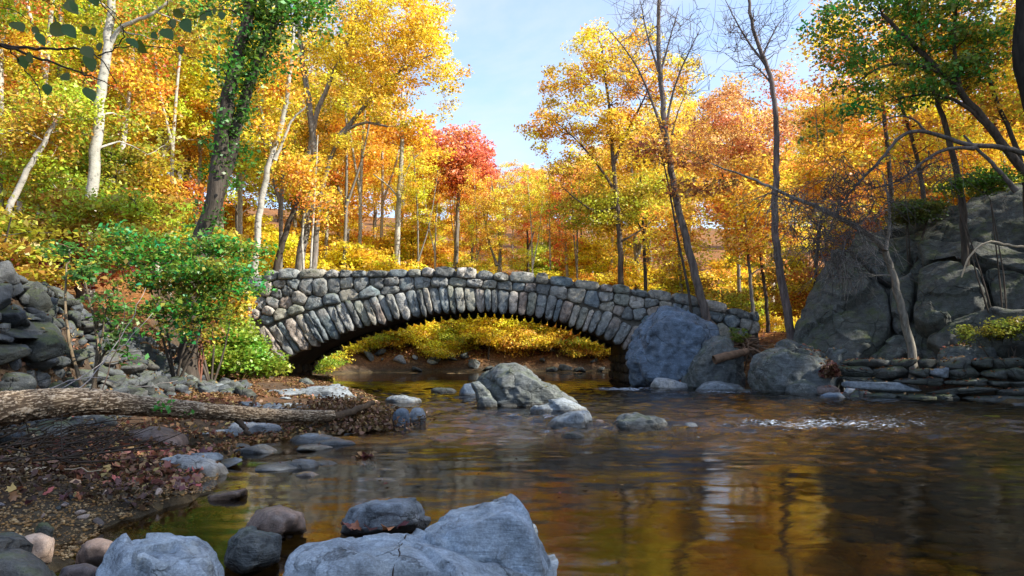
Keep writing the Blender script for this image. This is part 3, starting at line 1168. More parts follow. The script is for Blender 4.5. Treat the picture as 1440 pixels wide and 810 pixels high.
bpy.context.view_layer.update()
cp = [on_object(fl, x, y, 0.0002) for x, y in crk]
cp = [p for p in cp if p is not None]
if len(cp) > 2:
    cp = smooth_line(np.array(cp), 24, 1)
    cp[1:-1] += RNG.normal(size=(22, 3)) * 0.0012
    pp = []
    ct.add(cp, 0.0028, 5)
    o = link("crack", ct.mesh("crack"), M_TWIG, None)
    o.parent = fl
    o.matrix_parent_inverse = fl.matrix_world.inverted()

# big rock in the stream
boulder("boulder", "big angular grey rock leaning in midstream below the arch",
        [(676, 560), (668, 540), (690, 522), (702, 514), (735, 513), (757, 526), (786, 546), (812, 564), (800, 571), (700, 571)], 16.3, 1.5, M_MID, seed=21, sub=6, noise=0.035, sharp=30, front=0.62, ridge=0.6,
        extra=[(700, 562, 15.6), (750, 562, 15.5), (710, 532, 15.8)])
boulder("boulder", "jagged slab leaning against the left side of the big midstream rock", [(660, 536), (672, 534), (690, 552), (698, 566), (684, 566), (672, 548)], 15.7, 0.5, M_MID, seed=20, sub=5, noise=0.03, sharp=30)
boulder("boulder", "low grey stone tucked against the foot of the midstream rock", [(672, 566), (676, 557), (690, 557), (700, 565), (690, 572)], 15.4, 0.35, M_MID, seed=22, sub=4)
boulder("boulder", "flat grey stone just below the big midstream rock", [(746, 578), (752, 570), (790, 561), (815, 568), (829, 575), (826, 582), (750, 583)], 14.2, 0.9, M_LGREY, seed=23, sub=5, noise=0.03)
boulder("boulder", "pale grey wedge stone in the stream in front of two flat stones", [(766, 600), (776, 588), (800, 578), (828, 578), (834, 592), (836, 603), (766, 605)], 11.9, 0.7, M_LGREY, seed=24, sub=5, noise=0.03)
boulder("boulder", "low rugged grey rock with a dark broken face in midstream", [(860, 598), (864, 587), (890, 583), (915, 586), (935, 590), (945, 604), (935, 614), (866, 608)], 11.6, 0.7, M_MID, seed=25, sub=5, noise=0.07, ridge=0.8)
boulder("stone", "small blue stone at the tip of the low rugged rock", [(958, 603), (964, 595), (978, 594), (983, 601), (975, 606), (960, 607)], 11.7, 0.2, M_BLUE, "stone", seed=26, sub=3)
boulder("stone", "light grey stone trailing behind the rugged midstream rock", [(940, 606), (944, 598), (958, 597), (966, 605), (955, 610)], 11.6, 0.22, M_LGREY, "stone", seed=27, sub=3)
boulder("stone", "brown pointed stone beside the pale wedge stone", [(833, 598), (838, 588), (850, 592), (860, 601), (845, 604)], 11.9, 0.25, M_COBBLE, "stone", seed=28, sub=3)
boulder("stone", "small dark stone awash with a leaf beside it in the shallows", [(786, 618), (792, 608), (810, 606), (824, 613), (815, 622), (795, 623)], 10.4, 0.4, M_MID, "stone", seed=29, sub=4)
boulder("stone", "thin flat stone breaking the water up from the midstream rock", [(604, 548), (612, 545), (634, 545), (644, 549), (620, 551)], 20.5, 0.5, M_MID, "stone", seed=30, sub=3)
boulder("stone", "small round blue stone behind the midstream rock", [(646, 549), (652, 540), (664, 537), (674, 545), (668, 552), (650, 553)], 19.0, 0.6, M_BLUE, "stone", seed=31, sub=3)

# boulders at the right abutment
boulder("boulder", "huge blue boulder propping the right end of the arch", [(880, 500), (886, 486), (908, 460), (930, 432), (940, 427), (962, 432), (985, 446), (1012, 462), (1020, 490), (985, 520), (940, 540), (890, 536), (880, 520)],
        23.6, 2.6, M_BLUE, seed=41, sub=6, noise=0.05, sharp=22, front=0.7, ridge=0.8, extra=[(900, 500, 22.4), (950, 510, 22.2), (935, 450, 22.7), (1000, 478, 22.5)])
boulder("boulder", "grey green boulder leaning against the huge blue boulder", [(958, 538), (968, 510), (990, 486), (1004, 474), (1020, 470), (1030, 480), (1046, 500), (1052, 545), (960, 548)],
        22.3, 1.8, M_MID, seed=42, sub=6, noise=0.05, ridge=0.5)
boulder("boulder", "broad rounded grey boulder at the waterline below the cliff", [(1050, 530), (1053, 505), (1070, 488), (1100, 480), (1120, 486), (1150, 492), (1180, 508), (1202, 545), (1180, 556), (1060, 556)],
        20.6, 2.2, M_MID, seed=43, sub=6, noise=0.04, ridge=0.4, sharp=12)
boulder("boulder", "pale flat ledge stone at the foot of the blue boulder", [(912, 538), (918, 530), (940, 532), (968, 540), (972, 546), (920, 546)], 22.0, 0.8, M_PALE, seed=44, sub=4)
boulder("boulder", "low grey ledge between the two big boulders at the waterline", [(974, 548), (990, 538), (1010, 534), (1040, 542), (1048, 550), (980, 552)], 21.3, 0.9, M_LGREY, seed=45, sub=4)
boulder("boulder", "low flat grey rock lapped by water before the rounded boulder", [(1100, 552), (1106, 540), (1130, 534), (1158, 540), (1166, 556), (1110, 558)], 19.5, 0.9, M_MID, seed=46, sub=4)
boulder("stone", "brown stone below the leaf heap at the rounded boulder", [(1145, 552), (1150, 543), (1170, 541), (1184, 548), (1180, 556), (1148, 557)], 19.2, 0.5, M_COBBLE, "stone", seed=47, sub=4)
boulder("stone", "small blue slab in the water near the dry stone wall", [(1150, 562), (1155, 553), (1180, 552), (1192, 560), (1180, 565), (1155, 566)], 18.0, 0.45, M_BLUE, "stone", seed=48, sub=4)
boulder("stone", "white flat stone at the left end of the dry stone wall", [(1184, 552), (1190, 545), (1208, 546), (1212, 553), (1190, 555)], 19.2, 0.4, M_PALE, "stone", seed=49, sub=4)
boulder("stone", "grey flat stone in the rapids at the edge of view", [(1410, 574), (1416, 567), (1450, 565), (1470, 572), (1440, 578)], 16.3, 0.5, M_LGREY, "stone", seed=50, sub=4)
boulder("boulder", "weathered ribbed boulder between rounded boulder and cliff", [(1160, 505), (1165, 490), (1185, 483), (1210, 492), (1222, 506), (1200, 520), (1165, 520)], 21.6, 1.2, M_MID, seed=51, sub=5, noise=0.06, ridge=0.8)

# left bank stones
boulder("flat_stone", "pale grey flat stone with brown leaves on its near edge", [(212, 668), (218, 650), (250, 638), (285, 642), (318, 655), (326, 668), (300, 678), (230, 680)], 7.3, 0.55, M_PALE, "stone", seed=61, sub=5, noise=0.03)
boulder("flat_stone", "bright white slab half awash behind the fallen log", [(305, 604), (318, 594), (360, 592), (400, 598), (405, 610), (340, 618), (310, 614)], 10.6, 0.9, M_PALE, "stone", seed=62, sub=4, noise=0.02)
boulder("flat_stone", "brown grey flat slab under the fallen log", [(165, 628), (180, 606), (230, 600), (266, 612), (270, 634), (200, 640)], 9.0, 0.9, M_COBBLE, "stone", seed=63, sub=4, noise=0.03)
boulder("stone", "rounded pale stone standing in the shallow pool", [(386, 660), (392, 650), (420, 645), (450, 648), (457, 658), (445, 670), (395, 672)], 7.75, 0.4, M_LGREY, "stone", seed=64, sub=4)
boulder("stone", "reddish flat cobble in the pool before the rounded pale stone", [(408, 674), (414, 665), (440, 662), (452, 668), (440, 677), (412, 679)], 7.2, 0.22, M_COBBLE, "stone", seed=65, sub=4)
boulder("stone", "slab with a sunlit edge and dead leaves along its foot", [(478, 738), (488, 714), (520, 704), (590, 700), (606, 718), (600, 738), (500, 748)], 5.0, 0.5, M_LGREY, "stone", seed=66, sub=5, noise=0.03)
boulder("stone", "dark rounded stone nearly drowned in the brown pool", [(345, 742), (360, 718), (395, 710), (428, 722), (432, 742), (380, 752)], 4.9, 0.5, M_COBBLE, "stone", seed=67, sub=5, noise=0.03)
boulder("stone", "grey brown wet stone in the pool beside the cracked slab", [(312, 788), (325, 752), (350, 740), (396, 752), (400, 778), (340, 800)], 4.15, 0.4, M_MID, "stone", seed=68, sub=5, noise=0.03)
boulder("stone", "tan and white wedge stone behind the dark slate boulder", [(24, 768), (32, 754), (60, 749), (80, 758), (76, 778), (50, 784)], 3.75, 0.22, M_TAN, "stone", seed=69, sub=4, noise=0.03)
boulder("stone", "purplish cobble beside the smooth blue grey boulder", [(105, 782), (116, 764), (140, 757), (168, 762), (180, 780), (150, 792), (112, 792)], 3.75, 0.25, M_COBBLE, "stone", seed=70, sub=4, noise=0.02, sharp=10)
boulder("stone", "dull mauve stone wedged low between two blue grey boulders", [(78, 812), (90, 796), (118, 788), (140, 796), (140, 830), (84, 830)], 3.3, 0.2, M_COBBLE, "stone", seed=71, sub=4, noise=0.02, sharp=10)
boulder("stone", "small upright tan stone on the wet gravel", [(132, 706), (140, 690), (150, 685), (156, 696), (150, 708), (136, 710)], 5.9, 0.14, M_TAN, "stone", seed=72, sub=4)
boulder("stone", "dark purple wet stones edge at the gravel pool", [(154, 712), (165, 700), (190, 698), (196, 708), (180, 718), (158, 717)], 5.7, 0.25, M_COBBLE, "stone", seed=73, sub=4)
boulder("stone", "dark round pebble next to an orange pebble on gravel", [(48, 748), (54, 736), (68, 734), (76, 742), (72, 752), (54, 753)], 4.6, 0.12, M_RIP, "stone", seed=74, sub=4)
boulder("stone", "upright blue stone at the tip of the leaf heap", [(553, 598), (553, 582), (558, 573), (574, 573), (578, 590), (574, 603), (558, 604)], 11.5, 0.3, M_BLUE, "stone", seed=75, sub=4)
boulder("stone", "pale low stone right behind the upright blue stone", [(572, 588), (580, 574), (596, 573), (600, 585), (590, 592)], 12.1, 0.35, M_LGREY, "stone", seed=76, sub=4)
boulder("flat_stone", "long blue flat ledge on the leaf covered bar", [(362, 562), (380, 549), (430, 547), (470, 544), (500, 552), (508, 560), (450, 566), (375, 568)], 16.5, 1.2, M_LGREY, "stone", seed=77, sub=5, noise=0.04)
boulder("stone", "upright grey stone on the bar near the left springing", [(416, 545), (420, 533), (432, 530), (444, 540), (440, 547)], 20.5, 0.5, M_MID, "stone", seed=78, sub=4)
boulder("stone", "low blue grey stone at the water edge of the bar", [(456, 551), (462, 541), (478, 540), (494, 547), (486, 554), (462, 555)], 19.0, 0.5, M_LGREY, "stone", seed=79, sub=4)
boulder("stone", "flat blue stone at the stream edge beyond the leaf heap", [(540, 562), (550, 556), (572, 556), (596, 562), (585, 567), (550, 567)], 16.5, 0.5, M_LGREY, "stone", seed=80, sub=4)

boulder("flat_stone", "grey flat stone at the pool edge just right of the bright slab", [(405, 622), (415, 612), (450, 608), (486, 615), (480, 626), (420, 630)], 9.9, 0.6, M_LGREY, "stone", seed=82, sub=4)
boulder("flat_stone", "broad blue grey flat stone among leaves left of the long flat ledge", [(300, 560), (312, 550), (345, 546), (372, 552), (360, 562), (310, 566)], 16.0, 0.8, M_LGREY, "stone", seed=83, sub=4)
boulder("flat_stone", "low blue flat stone partly under leaves before the long flat ledge", [(372, 578), (384, 568), (425, 566), (452, 572), (440, 580), (390, 583)], 13.2, 0.7, M_LGREY, "stone", seed=84, sub=4)
boulder("flat_stone", "dark wet flat stone in the pool below the pale flat stone", [(268, 716), (284, 700), (320, 690), (352, 684), (350, 694), (300, 712)], 6.2, 0.4, M_COBBLE, "stone", seed=85, sub=4)
# small angular rocks: shared meshes, copied
SMALL = [mesh_np("small_rock", *random_rock(100 + k, (1, 0.8, 0.62), 3, 11, 11, 0.06)) for k in range(8)]
FLATS = [mesh_np("flat_rock", *random_rock(140 + k, (1, 0.8, 0.36), 3, 9, 16, 0.05)) for k in range(6)]


def variants(meshes, mat):
    out = []
    for m in meshes:
        q = m.copy()
        q.materials.clear()
        q.materials.append(mat)
        out.append(q)
    return out


MS_RIP, MS_GREY, MS_MID, MS_COB, MS_TAN, MS_PALE = [variants(SMALL, m) for m in (M_RIP, M_GREY, M_MID, M_COBBLE, M_TAN, M_PALE)]
MF_RIP, MF_GREY, MF_CLIFF = [variants(FLATS, m) for m in (M_RIP, M_LGREY, M_CLIFF)]
MS_BANK = variants(SMALL, M_RIP)
MF_SHORE = variants(FLATS, M_LGREY)


def put_rock(name, meshes, p, size, r, parent=None, label=None, cat=None, group=None, flat=(0.6, 1.0), tilt=0.35):
    o = bpy.data.objects.new(name, meshes[r.integers(len(meshes))])
    COL.objects.link(o)
    o.location = tuple(p)
    s = size / 2
    o.scale = (s * r.uniform(0.85, 1.25), s * r.uniform(0.8, 1.2), s * r.uniform(*flat))
    o.rotation_euler = (r.normal() * tilt, r.normal() * tilt, r.uniform(0, 6.28))
    if parent is not None:
        o.parent = parent
    return tag(o, label, cat, group)


r = np.random.default_rng(77)
# stones along the far bank, seen under the arch
for k in range(58):
    px = r.uniform(440, 850)
    Y = r.uniform(38.2, 41.5)
    x = (px - 720) / FPX * Y
    put_rock("stone", MS_PALE if r.uniform() < 0.12 else MS_MID, (x, Y, hz(x, Y) + 0.12), r.uniform(0.3, 0.95), r, None,
             "weathered stone in the row along the far bank under the arch", "stone", "stones along the far bank")
# rubble at the foot of the left wall near the bridge
for k in range(64):
    px = r.uniform(232, 352)
    Y = r.uniform(13.0, 18.5)
    x = (px - 720) / FPX * Y
    put_rock("stone", MS_RIP if r.uniform() < 0.7 else MS_MID, (x, Y, hz(x, Y) + 0.06), r.uniform(0.22, 0.55), r, None,
             "loose angular rubble stone on the bank between wall and bridge bush", "stone", "loose rubble below the left bank")
# small cobbles on the gravel and in the pool
for k in range(46):
    px, py = r.uniform(0, 330), r.uniform(690, 770)
    p = gp(px, py, 0.05)
    put_rock("pebble", MS_COB if r.uniform() < 0.6 else (MS_TAN if r.uniform() < 0.6 else MS_MID), (p[0], p[1], hz(p[0], p[1]) + 0.015), r.uniform(0.04, 0.11), r, None,
             "small rounded pebble lying on the wet gravel beach", "pebble", "pebbles on the gravel beach")
# low stones breaking the shallow stream on the left side
for k in range(26):
    px, py = r.uniform(480, 660), r.uniform(543, 612)
    p = gp(px, py, 0.0)
    put_rock("stone", MS_MID, (p[0], p[1], -0.03), r.uniform(0.15, 0.4), r, None, "low wet stone barely breaking the shallow riffle", "stone", "low stones in the shallow riffle", flat=(0.3, 0.5), tilt=0.1)
for k in range(22):
    px, py = r.uniform(215, 470), r.uniform(552, 650)
    p = gp(px, py, 0.08)
    put_rock("flat_stone", MF_SHORE, (p[0], p[1], max(hz(p[0], p[1]), -0.02) + 0.02), r.uniform(0.25, 0.7), r, None, "grey flat stone lying on the leafy shore round the log tip", "stone", "flat stones on the leafy shore", flat=(0.5, 0.9), tilt=0.12)
# waterline stones on the right bank
for k in range(30):
    px = r.uniform(900, 1230)
    Y = np.interp(px, [900, 1050, 1230], [24, 21.0, 18.9]) - r.uniform(0.0, 0.8)
    x = (px - 720) / FPX * Y
    put_rock("stone", MS_MID if r.uniform() < 0.6 else MS_RIP, (x, Y, 0.02), r.uniform(0.25, 0.6), r, None, "small stone in the water along the right bank boulders", "stone", "small stones along the right bank", flat=(0.4, 0.8))

# stones of the stream bed, seen through the water
VV, FF, nn = [], [], 0
base = [random_rock(300 + k, (1, 0.8, 0.3), 2, 9, 10, 0.04) for k in range(6)]
for k in range(900):
    Y = r.uniform(2.6, 13)
    x = r.uniform(-0.65, 0.8) * Y
    if seg_dist(np.array([x]), np.array([Y]), WPOLY, True)[0] > 0.2:
        continue
    V, F = base[k % 6]
    a = r.uniform(0, 6.28)
    s = r.choice([0.06, 0.10, 0.16, 0.26], p=[.35, .35, .22, .08])
    W = V * s
    W = np.stack([W[:, 0] * math.cos(a) - W[:, 1] * math.sin(a), W[:, 0] * math.sin(a) + W[:, 1] * math.cos(a), W[:, 2]], -1)
    z = min(hz(x, Y), -0.10)
    VV.append(W + np.array([x, Y, z]))
    FF.append(F + nn)
    nn += len(V)
M_BED = rock_mat("bed stone", [(0.06, 0.04, 0.018), (0.16, 0.10, 0.04), (0.10, 0.085, 0.06), (0.22, 0.14, 0.06)], 1.5, 0.0, 0.0, 0.3, 0.7, 0.4, False, 0.0)
bs = link("riverbed_stones", mesh_np("riverbed_stones", np.concatenate(VV), np.concatenate(FF)), M_BED)
tag(bs, "drowned brown stones covering the bed of the shallow stream", "stones", None, 'stuff')

# fine gravel of the beach
VV, FF, nn = [], [], 0
gb = [random_rock(340 + k, (1, 0.85, 0.6), 1, 8, 8, 0.03) for k in range(5)]
for k in range(7000):
    px, py = r.uniform(-60, 340), r.uniform(655, 775)
    p = gp(px, py, 0.08)
    if seg_dist(p[:1], p[1:2], WPOLY, True)[0] < -0.35:
        continue
    V, F = gb[k % 5]
    a = r.uniform(0, 6.28)
    s = r.choice([0.007, 0.012, 0.02], p=[.5, .35, .15])
    W = np.stack([V[:, 0] * math.cos(a) - V[:, 1] * math.sin(a), V[:, 0] * math.sin(a) + V[:, 1] * math.cos(a), V[:, 2]], -1) * s
    VV.append(np.stack([W[:, 0] + p[0], W[:, 1] + p[1], W[:, 2]], -1))
    FF.append((F + nn, len(V), p[0], p[1]))
    nn += len(V)
zz = height(np.array([f[2] for f in FF]), np.array([f[3] for f in FF])) + 0.004
VV = np.concatenate(VV)
VV[:, 2] += np.repeat(zz, [f[1] for f in FF])
M_GRAVEL = rock_mat("gravel", [(0.10, 0.05, 0.015), (0.36, 0.20, 0.06), (0.20, 0.11, 0.04), (0.55, 0.38, 0.18), (0.14, 0.08, 0.04)], 14, 0.0, 0.0, 0.0, 0.6, 0.2, False)
gv = link("gravel", mesh_np("gravel", VV, np.concatenate([f[0] for f in FF])), M_GRAVEL)
tag(gv, "golden brown gravel on the small beach below the bleached stick", "gravel", None, 'stuff')

# ------------------------------------------------------------------ rubble wall of the left bank
wall = thing("rubble_wall", "dark mossy dry laid rubble wall rising on the left bank above the log", "stone wall", (-6.6, 10, 0.4))
wl = Vector(wall.location)
HERO = [  # centre px, py, distance, width px, height px, tilt
    ((18, 340), 8.4, 62, 40), ((60, 356), 8.8, 44, 32), ((-12, 392), 8.2, 60, 46), ((28, 392), 8.9, 70, 44), ((62, 388), 9.0, 90, 46), ((-8, 420), 8.1, 60, 50),
    ((46, 420), 8.2, 66, 58), ((8, 445), 8.0, 60, 44), ((84, 424), 9.0, 44, 40), ((100, 440), 9.4, 40, 24), ((15, 468), 8.1, 70, 20), ((40, 478), 7.9, 110, 42),
    ((120, 414), 10.2, 60, 30), ((150, 405), 11.0, 60, 30), ((120, 460), 9.6, 50, 24), ((48, 510), 8.0, 70, 34), ((100, 502), 8.6, 64, 28), ((130, 482), 9.6, 46, 26),
    ((138, 505), 9.4, 56, 26), ((176, 506), 9.8, 40, 38), ((196, 500), 11.0, 40, 44), ((215, 515), 11.6, 30, 40), ((150, 535), 9.0, 44, 26), ((72, 545), 8.2, 60, 20),
    ((20, 535), 8.0, 56, 30), ((120, 530), 8.8, 60, 26), ((165, 440), 11.2, 44, 30), ((176, 468), 11.0, 40, 26), ((190, 430), 12.0, 40, 26), ((205, 452), 12.2, 36, 22), ((0, 500), 8.0, 60, 40),
    ((200, 470), 11.8, 30, 20), ((40, 345), 9.6, 50, 26), ((95, 385), 9.8, 50, 26), ((30, 365), 8.8, 40, 20), ((185, 525), 10.4, 40, 22), ((215, 540), 11.0, 40, 20), ((235, 530), 12.4, 30, 22)]
r = np.random.default_rng(31)
HM = [mesh_np("wall_rock", *random_rock(500 + k, (1, 0.85, 0.8), 4, 4, 22, 0.07)) for k in range(10)]
for m in HM:
    m.materials.append(M_RIP)
for (px, py), Y, w, h in HERO:
    ys = np.linspace(6.2, 15.5, 160)
    pr = np.array([at(px, py, v) for v in ys])
    hit = np.nonzero(pr[:, 2] < height(pr[:, 0], pr[:, 1], False) + 0.02)[0]
    if len(hit) and hit[0] > 0:
        Y = ys[hit[0]] - 0.05
    p = at(px, py, Y)
    if not len(hit):
        # beyond the brow of the bank: lower it on to the slope
        p[2] = min(p[2], float(height(p[:1], p[1:2], False)[0]) + 0.12)
    o = bpy.data.objects.new("stone", HM[r.integers(10)])
    COL.objects.link(o)
    o.parent = wall
    o.location = Vector(p) - wl
    k = Y / FPX / 2
    o.scale = (w * k * 1.0, max(w, h) * k * 0.85, h * k * 1.0)
    o.rotation_euler = (r.normal() * 0.2, r.normal() * 0.22, r.choice([0, 3.14]) + r.normal() * 0.25)
# fill stones laid over the slope
cnt = 0
for k in range(2000):
    if cnt > 258:
        break
    Y = r.uniform(5.2, 15.5)
    fx = float(np.interp(Y, FOOT[:, 1], FOOT[:, 0]))
    dl = r.uniform(-0.45, 1.4 if Y < 13 else 2.2)
    x = fx - dl
    if dl > 1.25 and r.uniform() < 0.4:
        continue
    z = float(height(np.array([x]), np.array([Y]), False)[0])
    p = np.array([x + 0.05, Y, z + 0.02])
    put_rock("stone", MS_BANK if r.uniform() < 0.6 else MF_RIP, p - np.array(wl), r.uniform(0.22, 0.55), r, wall, flat=(0.55, 1.0), tilt=0.35)
    cnt += 1

VV, FF, nn = [], [], 0
sb = [random_rock(360 + k, (1, 0.8, 0.6), 2, 5, 9, 0.05) for k in range(6)]
for k in range(900):
    Y = r.uniform(5.2, 16.5)
    x = float(np.interp(Y, FOOT[:, 1], FOOT[:, 0])) - r.uniform(-0.5, 2.0)
    V, F = sb[k % 6]
    a = r.uniform(0, 6.28)
    q = V * r.uniform(0.06, 0.15)
    W = np.stack([q[:, 0] * math.cos(a) - q[:, 2] * math.sin(a), q[:, 1], q[:, 0] * math.sin(a) + q[:, 2] * math.cos(a)], -1)
    VV.append(W + np.array([x, Y, float(height(np.array([x]), np.array([Y]), False)[0]) + 0.05]) - np.array(wl))
    FF.append(F + nn)
    nn += len(V)
sr = link("chinking_stone", mesh_np("chinking_stone", np.concatenate(VV), np.concatenate(FF)), M_RIP, wall)
sr['kind'] = 'stuff'
# ------------------------------------------------------------------ cliff on the right
cliff = thing("rock_outcrop", "tall dark grey rock outcrop with deep cracks on the right bank", "cliff", (11.5, 21, 1.0))
clo = np.array(cliff.location)
CP1, CP2 = at(1112, 480, 22.6), at(1440, 470, 18.6)
CP3 = at(1260, 300, 23.6)
CN = np.cross(CP2 - CP1, CP3 - CP1)
CN /= np.linalg.norm(CN)
if CN[1] > 0:
    CN = -CN
CE = CP2 - CP1
CE /= np.linalg.norm(CE)
CU = np.cross(CN, CE)
if CU[2] < 0:
    CU = -CU


def on_cliff(px, py, off=0.0):
    d = ray(px, py)
    o = np.array([0, 0, CAM_H])
    t = ((CP1 + CN * off - o) @ CN) / (d @ CN)
    return o + d * t


def slab(name, poly, parent, ploc, mat, off=0.0, thick=1.6, bulge=0.3, seed=1, M=44, rings=9, noise=0.10, tiltv=0.0, cut=1, inset=0.05):
    r = np.random.default_rng(seed)
    pts = np.array([on_cliff(x, y, off) for x, y in poly])
    c3 = pts.mean(0)
    uv = np.stack([(pts - c3) @ CE, (pts - c3) @ CU], -1)
    P = chaikin(uv, cut)
    P = resample(np.concatenate([P, P[:1]]), M + 1)[:-1]
    sz = np.linalg.norm(P, axis=1).mean()
    P = P * (1 - inset / sz)
    V, F = [], []
    tl = r.normal(size=2) * 0.06
    prof = [(1.0, -thick), (1.0, -thick * 0.3), (1.0, -0.10)] + [(s, bulge * (1 - s ** 7)) for s in np.linspace(0.97, 0.08, rings)]
    for s, w in prof:
        Q = P * s
        ww = np.full(M, w) + (Q @ tl if w > -0.2 else 0)
        V.append(c3 + Q[:, :1] * CE + Q[:, 1:] * CU + ww[:, None] * CN)
    nr = len(prof)
    V = np.concatenate(V + [c3[None] + CN * bulge])
    for k in range(nr - 1):
        for j in range(M):
            a, b = k * M + j, k * M + (j + 1) % M
            F.append((a, b, b + M, a + M))
    k = (nr - 1) * M
    for j in range(M):
        F.append((k + j, k + (j + 1) % M, len(V) - 1))
    nz = fbm(V * 0.6, 6, 5) * noise * 1.9 - 0.7 * noise * np.abs(fbm(V * 2.2, 4, 19))
    nz = nz + np.clip(facets(V, int(8 + 3 * sz * sz), 0.8, seed) * 0.22, -0.2, 0.2)
    V = V + nz[:, None] * CN + 1.2 * (fbm(V * 1.6 + 40, 4, 13) * noise)[:, None] * CE + 1.2 * (fbm(V * 1.6 + 80, 4, 14) * noise)[:, None] * CU
    o = link(name, mesh_np(name, V - ploc, F), mat, parent)
    return o


CB = [
    ([(1108, 492), (1122, 430), (1140, 388), (1168, 352), (1190, 352), (1246, 402), (1252, 450), (1238, 486), (1200, 512), (1150, 510)], 0.15),
    ([(1190, 350), (1203, 314), (1240, 330), (1284, 326), (1290, 346), (1262, 392), (1246, 400)], -0.15),
    ([(1240, 330), (1246, 300), (1270, 284), (1308, 290), (1322, 310), (1290, 330)], -0.5),
    ([(1284, 336), (1440, 346), (1500, 350), (1500, 392), (1440, 386), (1380, 372), (1330, 364), (1296, 378)], 0.05),
    ([(1290, 380), (1330, 366), (1378, 374), (1390, 432), (1350, 452), (1300, 468), (1280, 450)], 0.25),
    ([(1380, 374), (1440, 388), (1500, 394), (1500, 440), (1440, 438), (1394, 432)], 0.1),
    ([(1300, 312), (1345, 298), (1400, 286), (1500, 282), (1500, 348), (1440, 344), (1310, 334)], -0.45),
    ([(1340, 296), (1370, 272), (1420, 258), (1500, 250), (1500, 284), (1400, 288)], -0.9),
    ([(1250, 402), (1288, 378), (1282, 440), (1262, 470), (1250, 450)], -0.1),
    ([(1292, 478), (1330, 460), (1392, 438), (1440, 442), (1500, 442), (1500, 480), (1400, 490), (1320, 496)], 0.1),
    ([(1204, 510), (1240, 488), (1262, 468), (1290, 478), (1300, 500), (1250, 516)], -0.25),
]
for k, (poly, off) in enumerate(CB):
    slab("rock_slab", poly, cliff, clo, M_CLIFF, off * 0.6, 1.7, 0.10, 800 + k, M=120, rings=28, noise=0.06)
# dark body of rock behind the slabs
poly = [(1112, 500), (1130, 430), (1175, 360), (1210, 325), (1260, 300), (1350, 285), (1440, 262), (1560, 240), (1560, 500), (1300, 515)]
slab("rock_core", poly, cliff, clo, M_CLIFF, -0.36, 3.0, 0.1, 890, M=160, rings=50, noise=0.1)
boulder("boulder", "smooth grey slab lying among leaves below the cliff above the dry wall", [(1312, 500), (1325, 488), (1370, 482), (1410, 487), (1412, 498), (1340, 506)], 19.2, 1.0, M_MID, seed=52, sub=4)

# low dry stone wall at the right water edge
dry = thing("dry_stone_wall", "low dry stone wall of flat slabs along the right water edge", "stone wall", (11, 18, 0))
dlo = np.array(dry.location)
A0, A1 = gp(1190, 556), gp(1500, 556)
A0[1] = 19.3
A0[0] = (1190 - 720) / FPX * 19.3
A1 = np.array([(1500 - 720) / FPX * 16.6, 16.6, 0])
dd = (A1 - A0)
Lw = np.linalg.norm(dd)
dd /= Lw
nrm = np.array([dd[1], -dd[0], 0])
z = -0.12
row = 0
r = np.random.default_rng(91)
while z < 0.78:
    h = r.uniform(0.19, 0.34)
    t = r.uniform(-0.5, 0)
    while t < Lw:
        w = r.uniform(0.4, 1.3) if row != 1 else r.uniform(0.7, 2.0)
        hh = h * r.uniform(0.72, 1.05)
        p = A0 + dd * (t + w / 2) - nrm * (0.12 * row) + np.array([0, 0, z + h / 2])
        o = bpy.data.objects.new("stone", MF_CLIFF[r.integers(6)] if r.uniform() < .9 else MF_GREY[r.integers(6)])
        COL.objects.link(o)
        o.parent = dry
        o.location = tuple(p - dlo)
        o.scale = (w / 2 * 1.16, 0.42, hh / 2 / 0.36 * 1.42)
        o.rotation_euler = (r.normal() * 0.10, r.normal() * 0.07, math.atan2(dd[1], dd[0]) + r.normal() * 0.06)
        t += w
    z += h * 0.93
    row += 1

# ------------------------------------------------------------------ fallen log
LP = np.array([at(-90, 583, 6.4), at(0, 576, 7.0), at(70, 567, 7.35), at(125, 564, 7.7), at(200, 571, 8.3), at(300, 579, 9.2), at(400, 586, 10.2), at(468, 584, 10.8)])
LR = np.array([0.185, 0.175, 0.155, 0.148, 0.115, 0.108, 0.095, 0.075])
nL, nS = 520, 110
P = smooth_line(np.concatenate([LP, LR[:, None]], 1), nL)
P, rad = P[:, :3], P[:, 3]
T = np.gradient(P, axis=0)
T /= np.linalg.norm(T, axis=1, keepdims=True)
A = np.cross(T, [0, 0, 1.0])
A /= np.linalg.norm(A, axis=1, keepdims=True)
B = np.cross(A, T)
th = np.arange(nS) / nS * 2 * math.pi
arc = np.concatenate([[0], np.cumsum(np.linalg.norm(np.diff(P, axis=0), axis=1))])
cx = np.cos(th)[None] * np.ones((nL, 1))
sx = np.sin(th)[None] * np.ones((nL, 1))
q = np.stack([cx * 3.2, sx * 3.2, arc[:, None] * 3.2 * np.ones_like(cx)], -1).reshape(-1, 3)
q2 = q * np.array([2.3, 2.3, 2.6])
w1 = fbm(q2 * 0.8, 3, 3)
fur = 1 - np.abs(fbm(q2 + w1[:, None] * 0.9, 2, 9)) * 2.6          # ridged bark plates
fur = np.clip(fur, 0, 1).reshape(nL, nS)
rr = rad[:, None] * (1 + 0.06 * fbm(q * 0.5, 3, 4).reshape(nL, nS)) + 0.018 * (fur - 0.6)
V = P[:, None] + A[:, None] * (cx * rr)[..., None] + B[:, None] * (sx * rr)[..., None]
i = np.arange(nL - 1)[:, None] * nS
j = np.arange(nS)[None]
F = np.stack([i + j, i + (j + 1) % nS, i + nS + (j + 1) % nS, i + nS + j], -1).reshape(-1, 4)
V = V.reshape(-1, 3)
Fl = [tuple(f) for f in F] + [tuple(range(nS))[::-1], tuple((nL - 1) * nS + np.arange(nS))]
log = thing("fallen_log", "long fallen tree trunk with furrowed bark lying across the left bank", "log", P[0])
